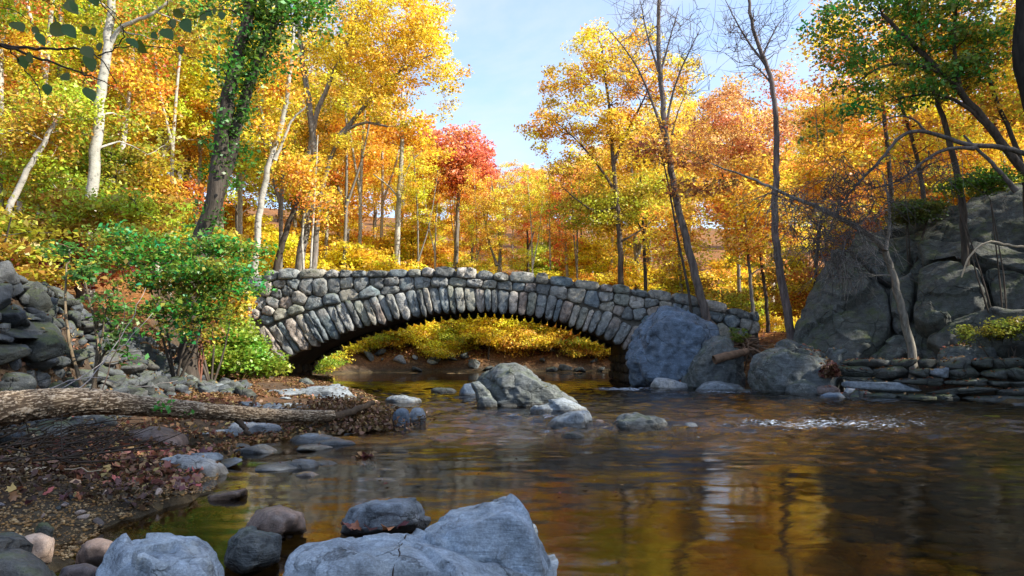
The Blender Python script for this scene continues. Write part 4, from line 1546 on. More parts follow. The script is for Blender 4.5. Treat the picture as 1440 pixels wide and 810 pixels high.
link("trunk", mesh_np("trunk", V - P[0], Fl, True, {"furrow": fur.ravel()}), M_LOG, log)


def stick_part(name, pts, r0, r1, mat, parent, pl, sides=7, jit=0.01, seed=0):
    rr_ = np.random.default_rng(seed)
    t = Tubes()
    Q = smooth_line(np.array(pts), max(8, len(pts) * 4), 1)
    Q[1:-1] += rr_.normal(size=(len(Q) - 2, 3)) * jit
    t.add(Q, np.linspace(r0, r1, len(Q)), sides)
    m = t.mesh(name)
    m.transform(__import__('mathutils').Matrix.Translation(Vector(-np.asarray(pl))))
    return link(name, m, mat, parent)


stick_part("broken_branch", [at(330, 588, 9.5), at(342, 598, 9.45), at(352, 612, 9.4)], 0.045, 0.03, M_TWIG, log, P[0], seed=1)
stick_part("broken_branch", [at(352, 580, 9.75), at(356, 566, 9.8), at(362, 556, 9.9)], 0.03, 0.014, M_TWIG, log, P[0], seed=2)
stick_part("forked_branch", [at(455, 588, 10.7), at(480, 583, 11.0), at(505, 576, 11.2), at(526, 566, 11.5)], 0.075, 0.04, M_LOG, log, P[0], seed=3, sides=12)
lv = np.array([at(226 + RNG.normal() * 9, 571 + RNG.normal() * 4, 8.3) for _ in range(16)] + [at(258 + RNG.normal() * 6, 579 + RNG.normal() * 4, 8.7) for _ in range(9)])
SPM = leaf_mesh("leaf", np.array([(0, 0, 0.0)]), 0.002, np.array([1]), 0.07, 3, 2.0)
SPM.materials.append(M_LEAF)
for k, p in enumerate(lv):
    o = bpy.data.objects.new("leaf", SPM)
    COL.objects.link(o)
    o.parent = log
    o.location = tuple(p - P[0])
    o.rotation_euler = (RNG.normal() * 0.9, RNG.normal() * 0.9, RNG.uniform(0, 6.28))
    o.color = (0.13, 0.30, 0.02, 0.06)


def stick(label, pts, r0, r1, mat, seed=0, cat="stick", name="stick", group=None):
    o = stick_part(name, pts, r0, r1, mat, None, np.asarray(pts[0]), seed=seed)
    o.location = tuple(pts[0])
    return tag(o, label, cat, group)


def lowp(px, py, z):
    return gp(px, py, z)


stick("bare bleached stick lying on the dead leaves below the log", [gp(-20, 661, .22), gp(30, 662, .22), gp(70, 660, .2)], 0.026, 0.022, M_STICK, 1)
stick("thin pale twig pointing right from the bleached stick", [gp(34, 654, .2), gp(70, 661, .2), gp(142, 661, .2)], 0.010, 0.005, M_STICK, 2)
stick("short pale driftwood piece above the bleached stick", [gp(-10, 644, .24), gp(12, 642, .24), gp(32, 638, .24)], 0.018, 0.012, M_STICK, 3)
stick("thin bent twig standing out of the heap tip over the water", [at(585, 592, 11.6), at(604, 586, 11.7), at(632, 578, 11.8)], 0.012, 0.006, M_TWIG, 4)
stick("short broken branch stub poking from the bank between the two big boulders", [at(1004, 506, 20.9), at(1026, 500, 21.0), at(1050, 494, 21.8)], 0.14, 0.11, M_ROT, 5, "branch", "broken_branch")
# upturned roots with moss between the boulders
rt = Tubes()
rr_ = np.random.default_rng(4)
for k in range(46):
    a = at(1046 + rr_.normal() * 10, 484 + rr_.normal() * 6, 23.0)
    b = at(1046 + rr_.normal() * 20, 494 + rr_.normal() * 12, 22.3 + rr_.normal() * .3)
    m = (a + b) / 2 + rr_.normal(size=3) * .2
    rt.add(smooth_line(np.array([a, m, b]), 8), np.linspace(0.05, 0.012, 8), 5)
rb = at(1046, 500, 22.8)
mm = rt.mesh("root_tangle")
mm.transform(__import__('mathutils').Matrix.Translation(Vector(-rb)))
o = link("root_tangle", mm, M_ROT, None, rb)
tag(o, "tangle of brown roots on the bank between the blue boulder and the rounded boulder", "roots")
tg = link("moss_tuft", leaf_mesh("moss_tuft", blob_points([(at(1040, 470, 22.7) - rb, (0.32, 0.3, 0.28))], 30, rr_), 0.12, 40, 0.05, 5, 0.2), M_LEAF, o)
tg.color = (0.20, 0.24, 0.02, 0.06)

# dark brush caught under the log
bt = Tubes()
rr_ = np.random.default_rng(14)
for k in range(150):
    px = rr_.uniform(-30, 150)
    py = rr_.uniform(600, 650)
    a = gp(px, py, rr_.uniform(0.2, 0.5))
    ang = rr_.normal() * 1.1
    L_ = rr_.uniform(0.15, 0.7)
    b = a + np.array([math.cos(ang) * L_, math.sin(ang) * L_ * 0.6 + 0.2, rr_.normal() * 0.12 + 0.05])
    m = (a + b) / 2 + rr_.normal(size=3) * 0.05
    bt.add(smooth_line(np.array([a, m, b]), 6, 1), np.linspace(rr_.uniform(0.004, 0.011), 0.002, 6), 4)
o = link("driftwood_brush", bt.mesh("driftwood_brush"), M_TWIG)
tag(o, "dark matted driftwood twigs caught beneath the fallen log", "driftwood", None, 'stuff')

# ------------------------------------------------------------------ fallen leaves
r = np.random.default_rng(55)


def litter(name, label, pts, size, col, hue, per=1, spread=0.03, upbias=1.6, seed=0):
    P = np.array(pts)
    o = link(name, leaf_mesh(name, P, spread, np.full(len(P), per), size, seed, upbias, 0.4), M_LITTER)
    o.color = tuple(col) + (hue,)
    return tag(o, label, "leaves", None, 'stuff')


def on_ground(n, fx, fy, sdmin=0.0, zoff=0.02):
    x, y = fx(n), fy(n)
    sd = seg_dist(x, y, WPOLY, True)
    k = sd > sdmin
    x, y = x[k], y[k]
    return np.stack([x, y, height(x, y) + zoff], -1)


pts = on_ground(60000, lambda n: r.uniform(-9.5, -1.4, n), lambda n: r.uniform(6.6, 32, n), -0.12, 0.025)
pts[:, 2] = np.maximum(pts[:, 2], 0.006)
dens = fbm2(pts[:, 0] * 0.9, pts[:, 1] * 0.9, 3, 5)
pts = pts[dens > -0.12]
litter("fallen_leaves", "russet dead leaves scattered over the left bank", pts, 0.07, (0.22, 0.09, 0.022), 0.07, seed=1)
pp = [(-2.7 + r.normal() * 0.45, 11.5 + r.normal() * 0.42) for _ in range(4200)]
pts = np.array([(x, y, max(hz(x, y), 0.0) + abs(r.normal()) * 0.10 + 0.01) for x, y in pp])
litter("leaf_heap", "brown heap of wet leaves caught round the tip of the fallen log", pts, 0.075, (0.17, 0.07, 0.02), 0.05, seed=2, upbias=0.4)
pts = on_ground(14000, lambda n: r.uniform(5, 26, n), lambda n: r.uniform(12, 30, n), 1.4, 0.03)
litter("fallen_leaves", "red brown leaves lying on the ledges and slope round the cliff", pts[fbm2(pts[:, 0], pts[:, 1], 2, 9) > -0.1], 0.10, (0.24, 0.075, 0.03), 0.08, seed=3)
pts = on_ground(26000, lambda n: r.uniform(-16, 14, n), lambda n: r.uniform(39, 62, n), 1.0, 0.04)
litter("fallen_leaves", "golden leaf carpet on the slope beyond the far bank", pts, 0.17, (0.52, 0.24, 0.05), 0.10, seed=4)
pts = []
for k in range(420):
    px, py = r.uniform(380, 1000), r.uniform(545, 700)
    p = gp(px, py, 0.004)
    pts.append(p)
litter("floating_leaves", "few small leaves floating on the stream", [p + np.array([0, 0, 0.01]) for p in pts[:46]], 0.05, (0.16, 0.07, 0.02), 0.12, spread=0.005, upbias=6, seed=6)

pts = []
for k in range(2600):
    px, py = r.uniform(-40, 300), r.uniform(606, 690)
    p = gp(px, py, 0.2)
    z = hz(p[0], p[1])
    if z > 0.03:
        pts.append((p[0], p[1], z + 0.01 + abs(r.normal()) * 0.03))
litter("leaf_mat", "dark wet leaf mat under the log and along the gravel beach", pts, 0.055, (0.09, 0.04, 0.016), 0.08, seed=8, upbias=0.8)
pts = []
for k in range(3800):
    px, py = r.uniform(90, 430), r.uniform(578, 668)
    p = gp(px, py, 0.15)
    z = hz(p[0], p[1])
    if z > 0.0:
        pts.append((p[0], p[1], z + 0.012 + abs(r.normal()) * 0.02))
litter("fallen_leaves", "rusty leaf litter round the fallen log and the flat stones", pts, 0.07, (0.27, 0.10, 0.03), 0.09, seed=9, upbias=1.0)
# larger leaves one can pick out, each its own piece of the bank
LM = []
for k in range(8):
    rr_ = np.random.default_rng(600 + k)
    n = 13
    ang = np.linspace(0, 2 * math.pi, n, endpoint=False)
    rad_ = np.where(np.arange(n) % 2 == 0, 1.0, 0.68) * rr_.uniform(0.8, 1.15, n)
    x, y = np.cos(ang) * rad_, np.sin(ang) * rad_ * 0.85
    z = 0.6 * (x ** 2) * rr_.uniform(-0.3, 1.0) + 0.3 * y * x * rr_.normal() + rr_.normal(size=n) * 0.10
    V = np.concatenate([np.stack([x, y, z], -1), [[0, 0, 0]]])
    F = [(i, (i + 1) % n, n) for i in range(n)]
    m = mesh_np("fallen_leaf", V, F, False, {"tone": rr_.uniform(0, 1, n + 1) * 0 + rr_.uniform(0.2, 0.9), "clump": np.full(n + 1, rr_.uniform(0, 1))})
    m.materials.append(M_LITTER)
    LM.append(m)
LCOLS = [(0.30, 0.09, 0.03), (0.22, 0.075, 0.05), (0.42, 0.15, 0.03), (0.5, 0.11, 0.05), (0.14, 0.06, 0.045), (0.5, 0.30, 0.12), (0.16, 0.045, 0.045)]
for k in range(280):
    if k < 190:
        px, py = r.uniform(60, 300), r.uniform(636, 684)
    elif k < 240:
        px, py = r.uniform(0, 340), r.uniform(640, 720)
    else:
        px, py = r.uniform(280, 420), r.uniform(590, 645)
    p = gp(px, py, 0.1)
    z = hz(p[0], p[1])
    if z < 0.01:
        continue
    o = bpy.data.objects.new("fallen_leaf", LM[k % 8])
    COL.objects.link(o)
    o.parent = ground
    o.location = (p[0], p[1], z + r.uniform(0.01, 0.07))
    s = r.uniform(0.035, 0.068)
    o.scale = (s, s, s)
    o.rotation_euler = (r.normal() * 0.55, r.normal() * 0.55, r.uniform(0, 6.28))
    o.color = LCOLS[r.integers(7)] + (0.06,)
# leaves stuck on stones
for px, py, Y in [(246, 655, 6.95), (232, 660, 6.9), (258, 652, 7.1), (222, 663, 6.9), (500, 741, 4.75), (520, 743, 4.72), (545, 742, 4.72), (566, 738, 4.75), (488, 738, 4.8)]:
    p = at(px, py, Y)
    o = bpy.data.objects.new("fallen_leaf", LM[r.integers(8)])
    COL.objects.link(o)
    o.parent = ground
    o.location = tuple(p)
    o.scale = (0.055, 0.055, 0.055)
    o.rotation_euler = (r.normal() * 0.4, r.normal() * 0.4, r.uniform(0, 6))
    o.color = LCOLS[r.integers(7)] + (0.06,)
# leaf clump on the stone in the pool
for (px, py, Y, sx_, lab) in [(514, 650, 8.3, 0.14, "round clump of dead leaves caught on a twig in the pool"), (1166, 520, 19.3, 0.28, "heap of red leaves caught in the notch of the rounded boulder")]:
    c = at(px, py, Y)
    pts = blob_points([((0, 0, 0), (sx_, sx_, sx_ * 0.9))], 90, r)
    o = link("leaf_clump", leaf_mesh("leaf_clump", pts, 0.03, 4, sx_ * 0.55, 7, 0.3), M_LITTER, None, c)
    o.color = (0.20, 0.06, 0.035, 0.09)
    tag(o, lab, "leaf clump")

# leaves lodged on the rocks, wherever a falling leaf would land
bpy.context.view_layer.update()
dg_ = bpy.context.evaluated_depsgraph_get()


def fallen(n, x0, x1, y0, y1, keep=0.55):
    out = []
    for _ in range(n):
        x, y = r.uniform(x0, x1), r.uniform(y0, y1)
        ok, loc, nrm, _i, ob, _m = SC.ray_cast(dg_, Vector((x, y, 12)), Vector((0, 0, -1)))
        if ok and nrm.z > keep and ob.name not in ("water", "ground") and loc.z > 0.04:
            out.append((loc.x, loc.y, loc.z + 0.015))
    return out


litter("fallen_leaves", "red brown leaves gathered on the ledges between dry stone wall and cliff", fallen(2600, 8.6, 14.5, 16.5, 23, 0.5), 0.095, (0.26, 0.095, 0.03), 0.07, seed=31, upbias=2)
litter("fallen_leaves", "brown leaves lodged on the stones of the left bank", fallen(2400, -9.5, -2.0, 5.5, 19, 0.6), 0.065, (0.24, 0.10, 0.03), 0.08, seed=32, upbias=2)
litter("fallen_leaves", "scattered leaves lying on the bridge parapet and the rocks in the stream", fallen(420, -10, 9, 12, 30, 0.75), 0.085, (0.34, 0.15, 0.03), 0.10, seed=33, upbias=2)
# ------------------------------------------------------------------ trees in view, each measured on its own
def tp(Y, pts, ground_it=True, dy=0.0):
    P = [at(px, py, Y + dy * i) for i, (px, py) in enumerate(pts)]
    if ground_it:
        b = P[0].copy()
        z = hz(b[0], b[1])
        if z < b[2] - 0.2:
            b[2] = z - 0.2
            P = [b] + P
    return np.array(P)


def cb(px, py, Y, rx, rz, ry=None, w=None):
    """crown mass round a pixel, radii in photo pixels"""
    k = Y / FPX
    t = (at(px, py, Y), (rx * k, (ry or (rx + rz) / 2) * k, rz * k))
    return t + (w,) if w else t


YEL, GOLD, ORA, YG, GRN, RED, PINK, BRN = (0.80, 0.53, 0.02), (0.82, 0.45, 0.02), (0.82, 0.42, 0.03), (0.46, 0.44, 0.02), (0.075, 0.17, 0.015), (0.62, 0.11, 0.04), (0.66, 0.26, 0.13), (0.24, 0.075, 0.025)
PALE, GREYB, DARKB = (0.45, 0.43, 0.39), (0.22, 0.20, 0.18), (0.075, 0.062, 0.052)

tree("sycamore_tree", "tall white barked tree with a side limb and yellow green leaves behind the rubble wall", "tree",
     [(tp(21, [(126, 325), (131, 250), (136, 190), (141, 130), (150, 70), (156, 20), (160, -60), (150, -140)]), 0.20, 0.08),
      (tp(21, [(146, 95), (160, 45), (185, 30), (215, 22), (250, -10)], False), 0.09, 0.03)],
     [cb(60, 160, 21.5, 80, 50), cb(210, 10, 22, 110, 60), cb(60, -60, 21, 130, 60), cb(75, 245, 22, 70, 40), cb(210, 190, 23, 50, 50)], 130, 95, 0.13, 0.75, YG, 0.16, PALE, 201, True)
tree("pale_tree", "slim pale trunk leaning right at the left edge among yellow leaves", "tree",
     [(tp(20, [(2, 320), (22, 275), (40, 235), (62, 200), (80, 168)]), 0.12, 0.06)], [cb(40, 200, 20.5, 60, 50), cb(95, 150, 20.5, 50, 40)], 60, 90, 0.12, 0.7, (0.62, 0.5, 0.02), 0.14, PALE, 202, True)
tree("pale_tree", "pale mottled trunk rising straight at the extreme left behind the dark branch", "tree",
     [(tp(24, [(-4, 330), (-2, 200), (0, 100), (2, 40), (15, 10), (35, -20)]), 0.17, 0.08)], [cb(-20, 60, 24, 90, 70), cb(-30, 200, 24, 60, 60), cb(40, -30, 24, 90, 60)], 80, 90, 0.14, 0.8, (0.78, 0.42, 0.02), 0.12, PALE, 203, True)
tree("pale_tree", "pale slender trunk just right of the white barked tree", "tree",
     [(tp(27, [(160, 335), (166, 260), (176, 190), (182, 120), (190, 40)]), 0.14, 0.05)], [cb(185, 120, 27, 55, 80), cb(200, 20, 27, 80, 60)], 70, 90, 0.15, 0.75, (0.78, 0.42, 0.02), 0.12, PALE, 204, True)
tree("thin_tree", "thin grey forked trunk with bare twigs above the green shrub", "tree",
     [(tp(30, [(176, 330), (174, 240), (176, 180), (185, 120), (196, 60)]), 0.10, 0.03), (tp(30, [(175, 185), (165, 120), (150, 60)], False), 0.06, 0.02)],
     [cb(185, 90, 30, 45, 70)], 60, 14, 0.14, 0.6, PINK, 0.06, GREYB, 205)
ivy_tr = [(tp(16.5, [(272, 352), (286, 330), (297, 300), (303, 268), (311, 200), (322, 130), (338, 70), (352, 10), (362, -60)]), 0.24, 0.12),
          (tp(16.7, [(300, 285), (316, 250), (330, 195), (346, 130), (368, 70), (396, 5), (415, -50)], False), 0.16, 0.09)]
ivy = tree("ivy_clad_tree", "dark leaning twin trunk wrapped in green ivy in front of the golden trees", "tree", ivy_tr,
           [cb(350, -20, 16.5, 130, 50), cb(420, 20, 17, 55, 40), cb(370, 60, 16.4, 60, 50), cb(325, 95, 16.4, 35, 60)], 90, 46, 0.12, 0.6, (0.13, 0.26, 0.02), 0.10, DARKB, 206, upbias=0.4)
rr_ = np.random.default_rng(3)
iv = []
for P_, rad_ in ivy_tr and [(smooth_line(t[0], 60), t[1]) for t in ivy_tr]:
    for p in P_[8:]:
        for q in range(3):
            iv.append(p + rr_.normal(size=3) * np.array([0.28, 0.25, 0.2]))
io = link("ivy", leaf_mesh("ivy", np.array(iv) - np.array(ivy.location), 0.22, 15, 0.10, 9, 0.3, 0.9), M_LEAF, ivy)
io.color = (0.085, 0.20, 0.018, 0.07)

tree("pale_tree", "crooked white trunk forking twice left of the bridge top end", "tree",
     [(tp(29, [(358, 384), (362, 330), (366, 290), (376, 240), (384, 215), (398, 170), (405, 120), (412, 60), (420, 0)]), 0.19, 0.05),
      (tp(29, [(384, 218), (376, 185), (366, 150)], False), 0.09, 0.03), (tp(29, [(386, 225), (400, 195), (408, 170), (430, 150)], False), 0.08, 0.03)],
     [cb(390, 120, 29, 45, 60), cb(370, 180, 29, 40, 40)], 60, 55, 0.15, 0.7, GOLD, 0.10, PALE, 207, True)
tree("dark_tree", "dark leaning trunk standing close behind the left end of the parapet", "tree",
     [(tp(32, [(386, 384), (398, 340), (412, 300), (425, 260)]), 0.22, 0.10)], [cb(420, 240, 32.4, 45, 35)], 40, 50, 0.15, 0.7, ORA, 0.10, DARKB, 208)
big = tree("oak_tree", "great golden oak with grey leaning trunks crowning over the left half of the bridge", "tree",
           [(tp(33, [(420, 384), (426, 340), (436, 290), (444, 230), (436, 150), (424, 80), (418, -10)]), 0.27, 0.08),
            (tp(33, [(440, 384), (446, 300), (458, 240), (478, 190), (510, 170), (545, 178)]), 0.22, 0.05),
            (tp(33, [(430, 320), (432, 250), (440, 170), (470, 100), (500, 30), (520, -30)], False), 0.17, 0.05),
            (tp(33, [(478, 192), (520, 140), (560, 100), (600, 80)], False), 0.12, 0.04)],
           [cb(545, 40, 33, 85, 55), cb(520, 120, 33, 75, 50), cb(595, 75, 33, 55, 45), cb(628, 105, 33, 28, 28), cb(600, 25, 33, 40, 35), cb(565, 160, 33, 45, 25), cb(480, 60, 33, 60, 60), cb(520, -40, 33, 110, 50), cb(470, 210, 33, 40, 30), cb(625, 150, 33.5, 14, 18)],
           520, 72, 0.135, 0.56, (0.86, 0.58, 0.025), 0.06, GREYB, 209)
tree("pale_tree", "thin white trunk close against the grey oak above the parapet", "tree",
     [(tp(31.8, [(436, 384), (440, 320), (444, 250), (447, 190)]), 0.07, 0.03), (tp(31.8, [(428, 384), (424, 340), (428, 300)]), 0.08, 0.05)], [cb(445, 270, 31.8, 35, 50)], 40, 50, 0.14, 0.7, ORA, 0.10, PALE, 210, True)
tree("white_tree", "straight white trunk with short side limbs above the middle of the bridge's left half", "tree",
     [(tp(42, [(558, 388), (559, 330), (562, 270), (565, 220), (566, 180), (566, 130)]), 0.22, 0.10), (tp(42, [(563, 270), (572, 235), (590, 215)], False), 0.08, 0.03), (tp(42, [(562, 280), (548, 262), (525, 245)], False), 0.07, 0.03)],
     [cb(570, 180, 42.5, 40, 30), cb(600, 215, 43, 30, 25)], 50, 60, 0.20, 0.8, GOLD, 0.10, PALE, 211, True)
tree("red_maple", "scarlet crowned tree rising against the sky gap beyond the oak", "tree",
     [(tp(46, [(640, 400), (642, 330), (645, 270), (650, 215)]), 0.22, 0.07)],
     [cb(648, 215, 46, 48, 38), cb(680, 235, 46, 18, 22), cb(620, 240, 46, 38, 35), cb(600, 205, 46, 30, 30), cb(650, 250, 46, 55, 25)], 210, 95, 0.18, 0.75, (0.76, 0.22, 0.10), 0.05, GREYB, 212)
tree("maple_tree", "tall open maple with orange top and yellow green lower boughs right of the sky gap", "tree",
     [(tp(34, [(874, 405), (872, 350), (868, 290), (862, 230), (860, 170), (850, 110), (845, 60)]), 0.19, 0.04), (tp(34, [(866, 270), (840, 230), (810, 195), (780, 170)], False), 0.08, 0.02),
      (tp(34, [(868, 290), (840, 300), (815, 285), (790, 262)], False), 0.07, 0.02), (tp(34, [(862, 230), (885, 180), (905, 140), (920, 110)], False), 0.09, 0.02), (tp(34, [(872, 340), (900, 325), (930, 300)], False), 0.06, 0.02)],
     [cb(845, 75, 34, 55, 45), cb(800, 120, 34, 45, 40), cb(765, 175, 34, 36, 40), cb(880, 110, 34, 50, 45), cb(830, 170, 34, 70, 40), cb(900, 190, 34, 50, 40), cb(800, 235, 34, 60, 35), cb(900, 55, 34, 30, 35), cb(930, 120, 34, 40, 45), cb(965, 110, 34, 28, 35)],
     430, 58, 0.135, 0.50, (0.82, 0.50, 0.035), 0.09, (0.13, 0.10, 0.08), 213)
tree("maple_tree", "olive yellow tree filling below the orange maple beside the parapet", "tree",
     [(tp(35, [(908, 405), (906, 350), (904, 300), (900, 250)]), 0.14, 0.04), (tp(35, [(906, 330), (890, 300), (870, 285)], False), 0.05, 0.02)],
     [cb(880, 285, 35, 60, 40), cb(840, 300, 35, 50, 35), cb(925, 270, 35, 40, 40), cb(800, 300, 35, 40, 25)], 150, 80, 0.135, 0.65, (0.55, 0.42, 0.02), 0.10, DARKB, 214)
tree("bare_tree", "tall leaning bare tree behind the blue boulder with branches on the sky", "tree",
     [(tp(24.3, [(996, 444), (982, 405), (968, 350), (955, 300), (945, 250), (938, 200), (934, 165), (928, 100), (925, 40), (928, -40)]), 0.17, 0.05),
      (tp(24.3, [(934, 190), (920, 150), (900, 100), (880, 70), (855, 40)], False), 0.06, 0.012), (tp(24.3, [(936, 185), (945, 130), (965, 80), (985, 40)], False), 0.05, 0.012),
      (tp(24.3, [(926, 100), (910, 50), (900, 0)], False), 0.045, 0.012), (tp(24.3, [(927, 110), (940, 60), (955, 10)], False), 0.045, 0.012), (tp(24.3, [(945, 190), (952, 160), (965, 130)], False), 0.03, 0.01)],
     [cb(900, 40, 24.3, 50, 60), cb(960, 40, 24.3, 45, 60), cb(890, 110, 24.3, 40, 40), cb(975, 105, 24.3, 30, 40)], 120, 0, 0.1, 0.5, BRN, 0.05, (0.16, 0.13, 0.12), 215, extra_twigs=3, twig_fall=0.3)
bl = tree("beech_tree", "thin leaning tree carrying flat layers of rust brown leaves before the bare trunk", "tree",
          [(tp(24.2, [(975, 440), (952, 330), (940, 260), (930, 215), (915, 190)]), 0.06, 0.02)], [cb(935, 205, 23.9, 50, 18), cb(960, 222, 23.9, 60, 10), cb(905, 210, 23.9, 30, 12), cb(985, 265, 23.9, 60, 12), cb(930, 175, 23.9, 15, 12)],
          80, 22, 0.13, 0.6, (0.42, 0.14, 0.03), 0.07, DARKB, 216, squash=0.3)
tree("bare_tree", "tall crooked bare tree between bridge end and cliff topped by bare twigs", "tree",
     [(tp(23.6, [(1112, 455), (1104, 420), (1092, 360), (1089, 300), (1092, 250), (1093, 190), (1088, 130), (1080, 95), (1068, 70), (1056, 30), (1050, -40)]), 0.16, 0.04),
      (tp(23.6, [(1080, 95), (1060, 70), (1040, 40), (1020, 0)], False), 0.05, 0.012), (tp(23.6, [(1072, 80), (1085, 50), (1100, 25)], False), 0.04, 0.012), (tp(23.6, [(1086, 120), (1075, 105), (1060, 90), (1035, 95)], False), 0.035, 0.01)],
     [cb(1040, 50, 23.6, 40, 45), cb(1095, 40, 23.6, 30, 40), cb(1055, 100, 23.6, 35, 20)], 75, 0, 0.1, 0.5, BRN, 0.05, (0.15, 0.12, 0.115), 217, extra_twigs=3, twig_fall=0.3)
tree("pink_tree", "airy tree with coral pink and orange leaves between the two bare trees", "tree",
     [(tp(44, [(1040, 420), (1038, 340), (1034, 260), (1030, 200)]), 0.16, 0.04)],
     [cb(1010, 165, 44, 45, 40), cb(1050, 130, 44, 50, 28), cb(1000, 215, 44, 50, 40), cb(1060, 200, 44, 55, 50), cb(1110, 120, 44, 35, 25), cb(1120, 170, 44, 40, 40)], 190, 70, 0.18, 0.85, (0.72, 0.32, 0.12), 0.07, GREYB, 218)
for k, (pl, rad_, Yk, lab, col) in enumerate([
        ([(1060, 450), (1055, 390), (1050, 330), (1046, 280)], 0.09, 26.5, "slim grey trunk just left of the crooked bare tree", ORA),
        ([(1080, 450), (1075, 400), (1066, 340), (1062, 300), (1066, 240)], 0.08, 27.5, "slim trunk bending right behind the crooked bare tree", GOLD),
        ([(958, 408), (955, 360), (950, 300)], 0.11, 32.5, "straight grey trunk behind the bridge near the leaning tree", GOLD),
        ([(1145, 420), (1150, 340), (1160, 280), (1168, 220)], 0.08, 27.5, "slim trunk hidden by hanging twigs left of the cliff", GOLD)]):
    x_, y_ = pl[-1]
    tree("slim_tree", lab, "tree", [(tp(Yk, pl), rad_, 0.03)], [cb(x_, y_ + 20, Yk, 50, 50), cb(x_ + 15, y_ + 70, Yk, 50, 30)], 60, 65, 0.15, 0.7, col, 0.10, DARKB if k % 2 else GREYB, 230 + k)

# trees standing on the cliff
green = tree("green_tree", "leaning evergreen looking tree with hanging dark green sprays above the cliff", "tree",
             [(tp(19.5, [(1460, 270), (1420, 215), (1385, 170), (1330, 105), (1280, 60), (1240, 20)]), 0.16, 0.05), (tp(19.5, [(1400, 190), (1350, 140), (1300, 130), (1260, 140)], False), 0.07, 0.02),
              (tp(19.5, [(1330, 105), (1290, 90), (1240, 90), (1200, 120)], False), 0.06, 0.015), (tp(19.5, [(1350, 130), (1340, 60), (1345, 0), (1350, -50)], False), 0.07, 0.02)],
             [cb(1230, 60, 19.5, 60, 50), cb(1310, 50, 19.5, 60, 60), cb(1240, 130, 19.5, 60, 35), cb(1190, 165, 19.5, 30, 30), cb(1300, 120, 19.5, 50, 40), cb(1270, -20, 19.5, 90, 50), cb(1360, 20, 19.5, 40, 50), cb(1150, 190, 19.5, 26, 20), cb(1360, 95, 19.5, 50, 30), cb(1180, 90, 19.5, 36, 40), cb(1170, 30, 19.5, 36, 40), cb(1390, 50, 19.5, 40, 50)],
             330, 34, 0.115, 0.46, (0.15, 0.27, 0.02), 0.14, DARKB, 240, upbias=0.5, droop=0.02, squash=0.3)
tree("gold_tree", "orange gold tree showing through behind the green tree above the cliff", "tree",
     [(tp(27, [(1255, 300), (1250, 220), (1240, 140), (1230, 60)]), 0.13, 0.04)], [cb(1220, 60, 27, 90, 60), cb(1330, 40, 27, 90, 60), cb(1160, 60, 27, 45, 50), cb(1180, 120, 27, 45, 35), cb(1400, 100, 27, 60, 60)],
     130, 70, 0.16, 0.8, (0.80, 0.42, 0.02), 0.11, DARKB, 241)
for k, (pl, rad_, Yk, lab) in enumerate([
        ([(1352, 262), (1335, 200), (1318, 140), (1300, 80), (1290, 20)], 0.13, 20.5, "dark straight trunk on the cliff top leaning slightly left"),
        ([(1300, 280), (1290, 220), (1275, 170), (1255, 110)], 0.09, 23, "thinner dark trunk on the cliff left of the straight one"),
        ([(1440, 235), (1418, 180), (1395, 130), (1380, 60)], 0.10, 20, "dark trunk at the upper cliff edge leaning left")]):
    x_, y_ = pl[-1]
    tree("dark_tree", lab, "tree", [(tp(Yk, pl), rad_, 0.04)], [cb(x_ + 10, y_, Yk, 60, 50), cb(x_ + 50, y_ + 90, Yk, 60, 40)], 55, 60, 0.13, 0.7, (0.74, 0.48, 0.02), 0.14, DARKB, 245 + k)
tree("dark_tree", "black silhouetted trunk cutting the upper right corner", "tree",
     [(tp(17.2, [(1490, 300), (1452, 150), (1433, 80), (1438, 30), (1442, -60)]), 0.24, 0.17)], [cb(1480, -60, 17.4, 60, 40)], 20, 40, 0.12, 0.6, YG, 0.1, (0.02, 0.018, 0.016), 249)
# arching grey tree with a curtain of bare twigs
arch = tree("leaning_tree", "dark arching branchy tree reaching left from the cliff top with bare hanging twigs", "tree",
            [(tp(18.6, [(1500, 240), (1440, 215), (1400, 205), (1360, 205), (1325, 190), (1295, 184), (1270, 186), (1250, 210), (1225, 240), (1195, 270), (1175, 300), (1165, 330)], False), 0.085, 0.015),
             (tp(18.6, [(1370, 208), (1330, 208), (1300, 225), (1270, 252), (1240, 262), (1215, 268)], False), 0.055, 0.015),
             (tp(18.6, [(1430, 268), (1400, 235), (1375, 210), (1355, 190)], False), 0.07, 0.03), (tp(18.6, [(1300, 184), (1285, 165), (1255, 162), (1220, 185)], False), 0.03, 0.01)],
            [cb(1190, 250, 18.4, 50, 45), cb(1160, 300, 18.3, 55, 50), cb(1230, 290, 18.2, 40, 40), cb(1130, 330, 18.4, 50, 30), cb(1190, 350, 18, 45, 50), cb(1260, 240, 18.4, 40, 30), cb(1330, 235, 18.4, 50, 30), cb(1110, 270, 18.6, 50, 20)], 330, 0, 0.1, 0.5, BRN, 0.05, (0.13, 0.115, 0.11), 250, droop=0.10, extra_twigs=2, twig_fall=-0.35)
tree("bent_tree", "pale bent sapling growing from leaves at the cliff foot", "tree",
     [(tp(19.6, [(1283, 492), (1274, 460), (1263, 420), (1254, 380), (1246, 355), (1230, 335), (1205, 320), (1180, 305), (1150, 290), (1120, 280), (1060, 252), (1000, 230)], True, -0.05), 0.13, 0.015),
      (tp(19.2, [(1245, 352), (1252, 320), (1250, 280), (1240, 240)], False), 0.05, 0.015)],
     [cb(1160, 300, 19, 60, 30), cb(1190, 360, 19, 50, 40), cb(1110, 280, 19, 50, 30), cb(1220, 310, 18.9, 40, 40)], 150, 0, 0.1, 0.5, BRN, 0.05, (0.27, 0.245, 0.22), 251, droop=0.05, extra_twigs=2, twig_fall=-0.3)
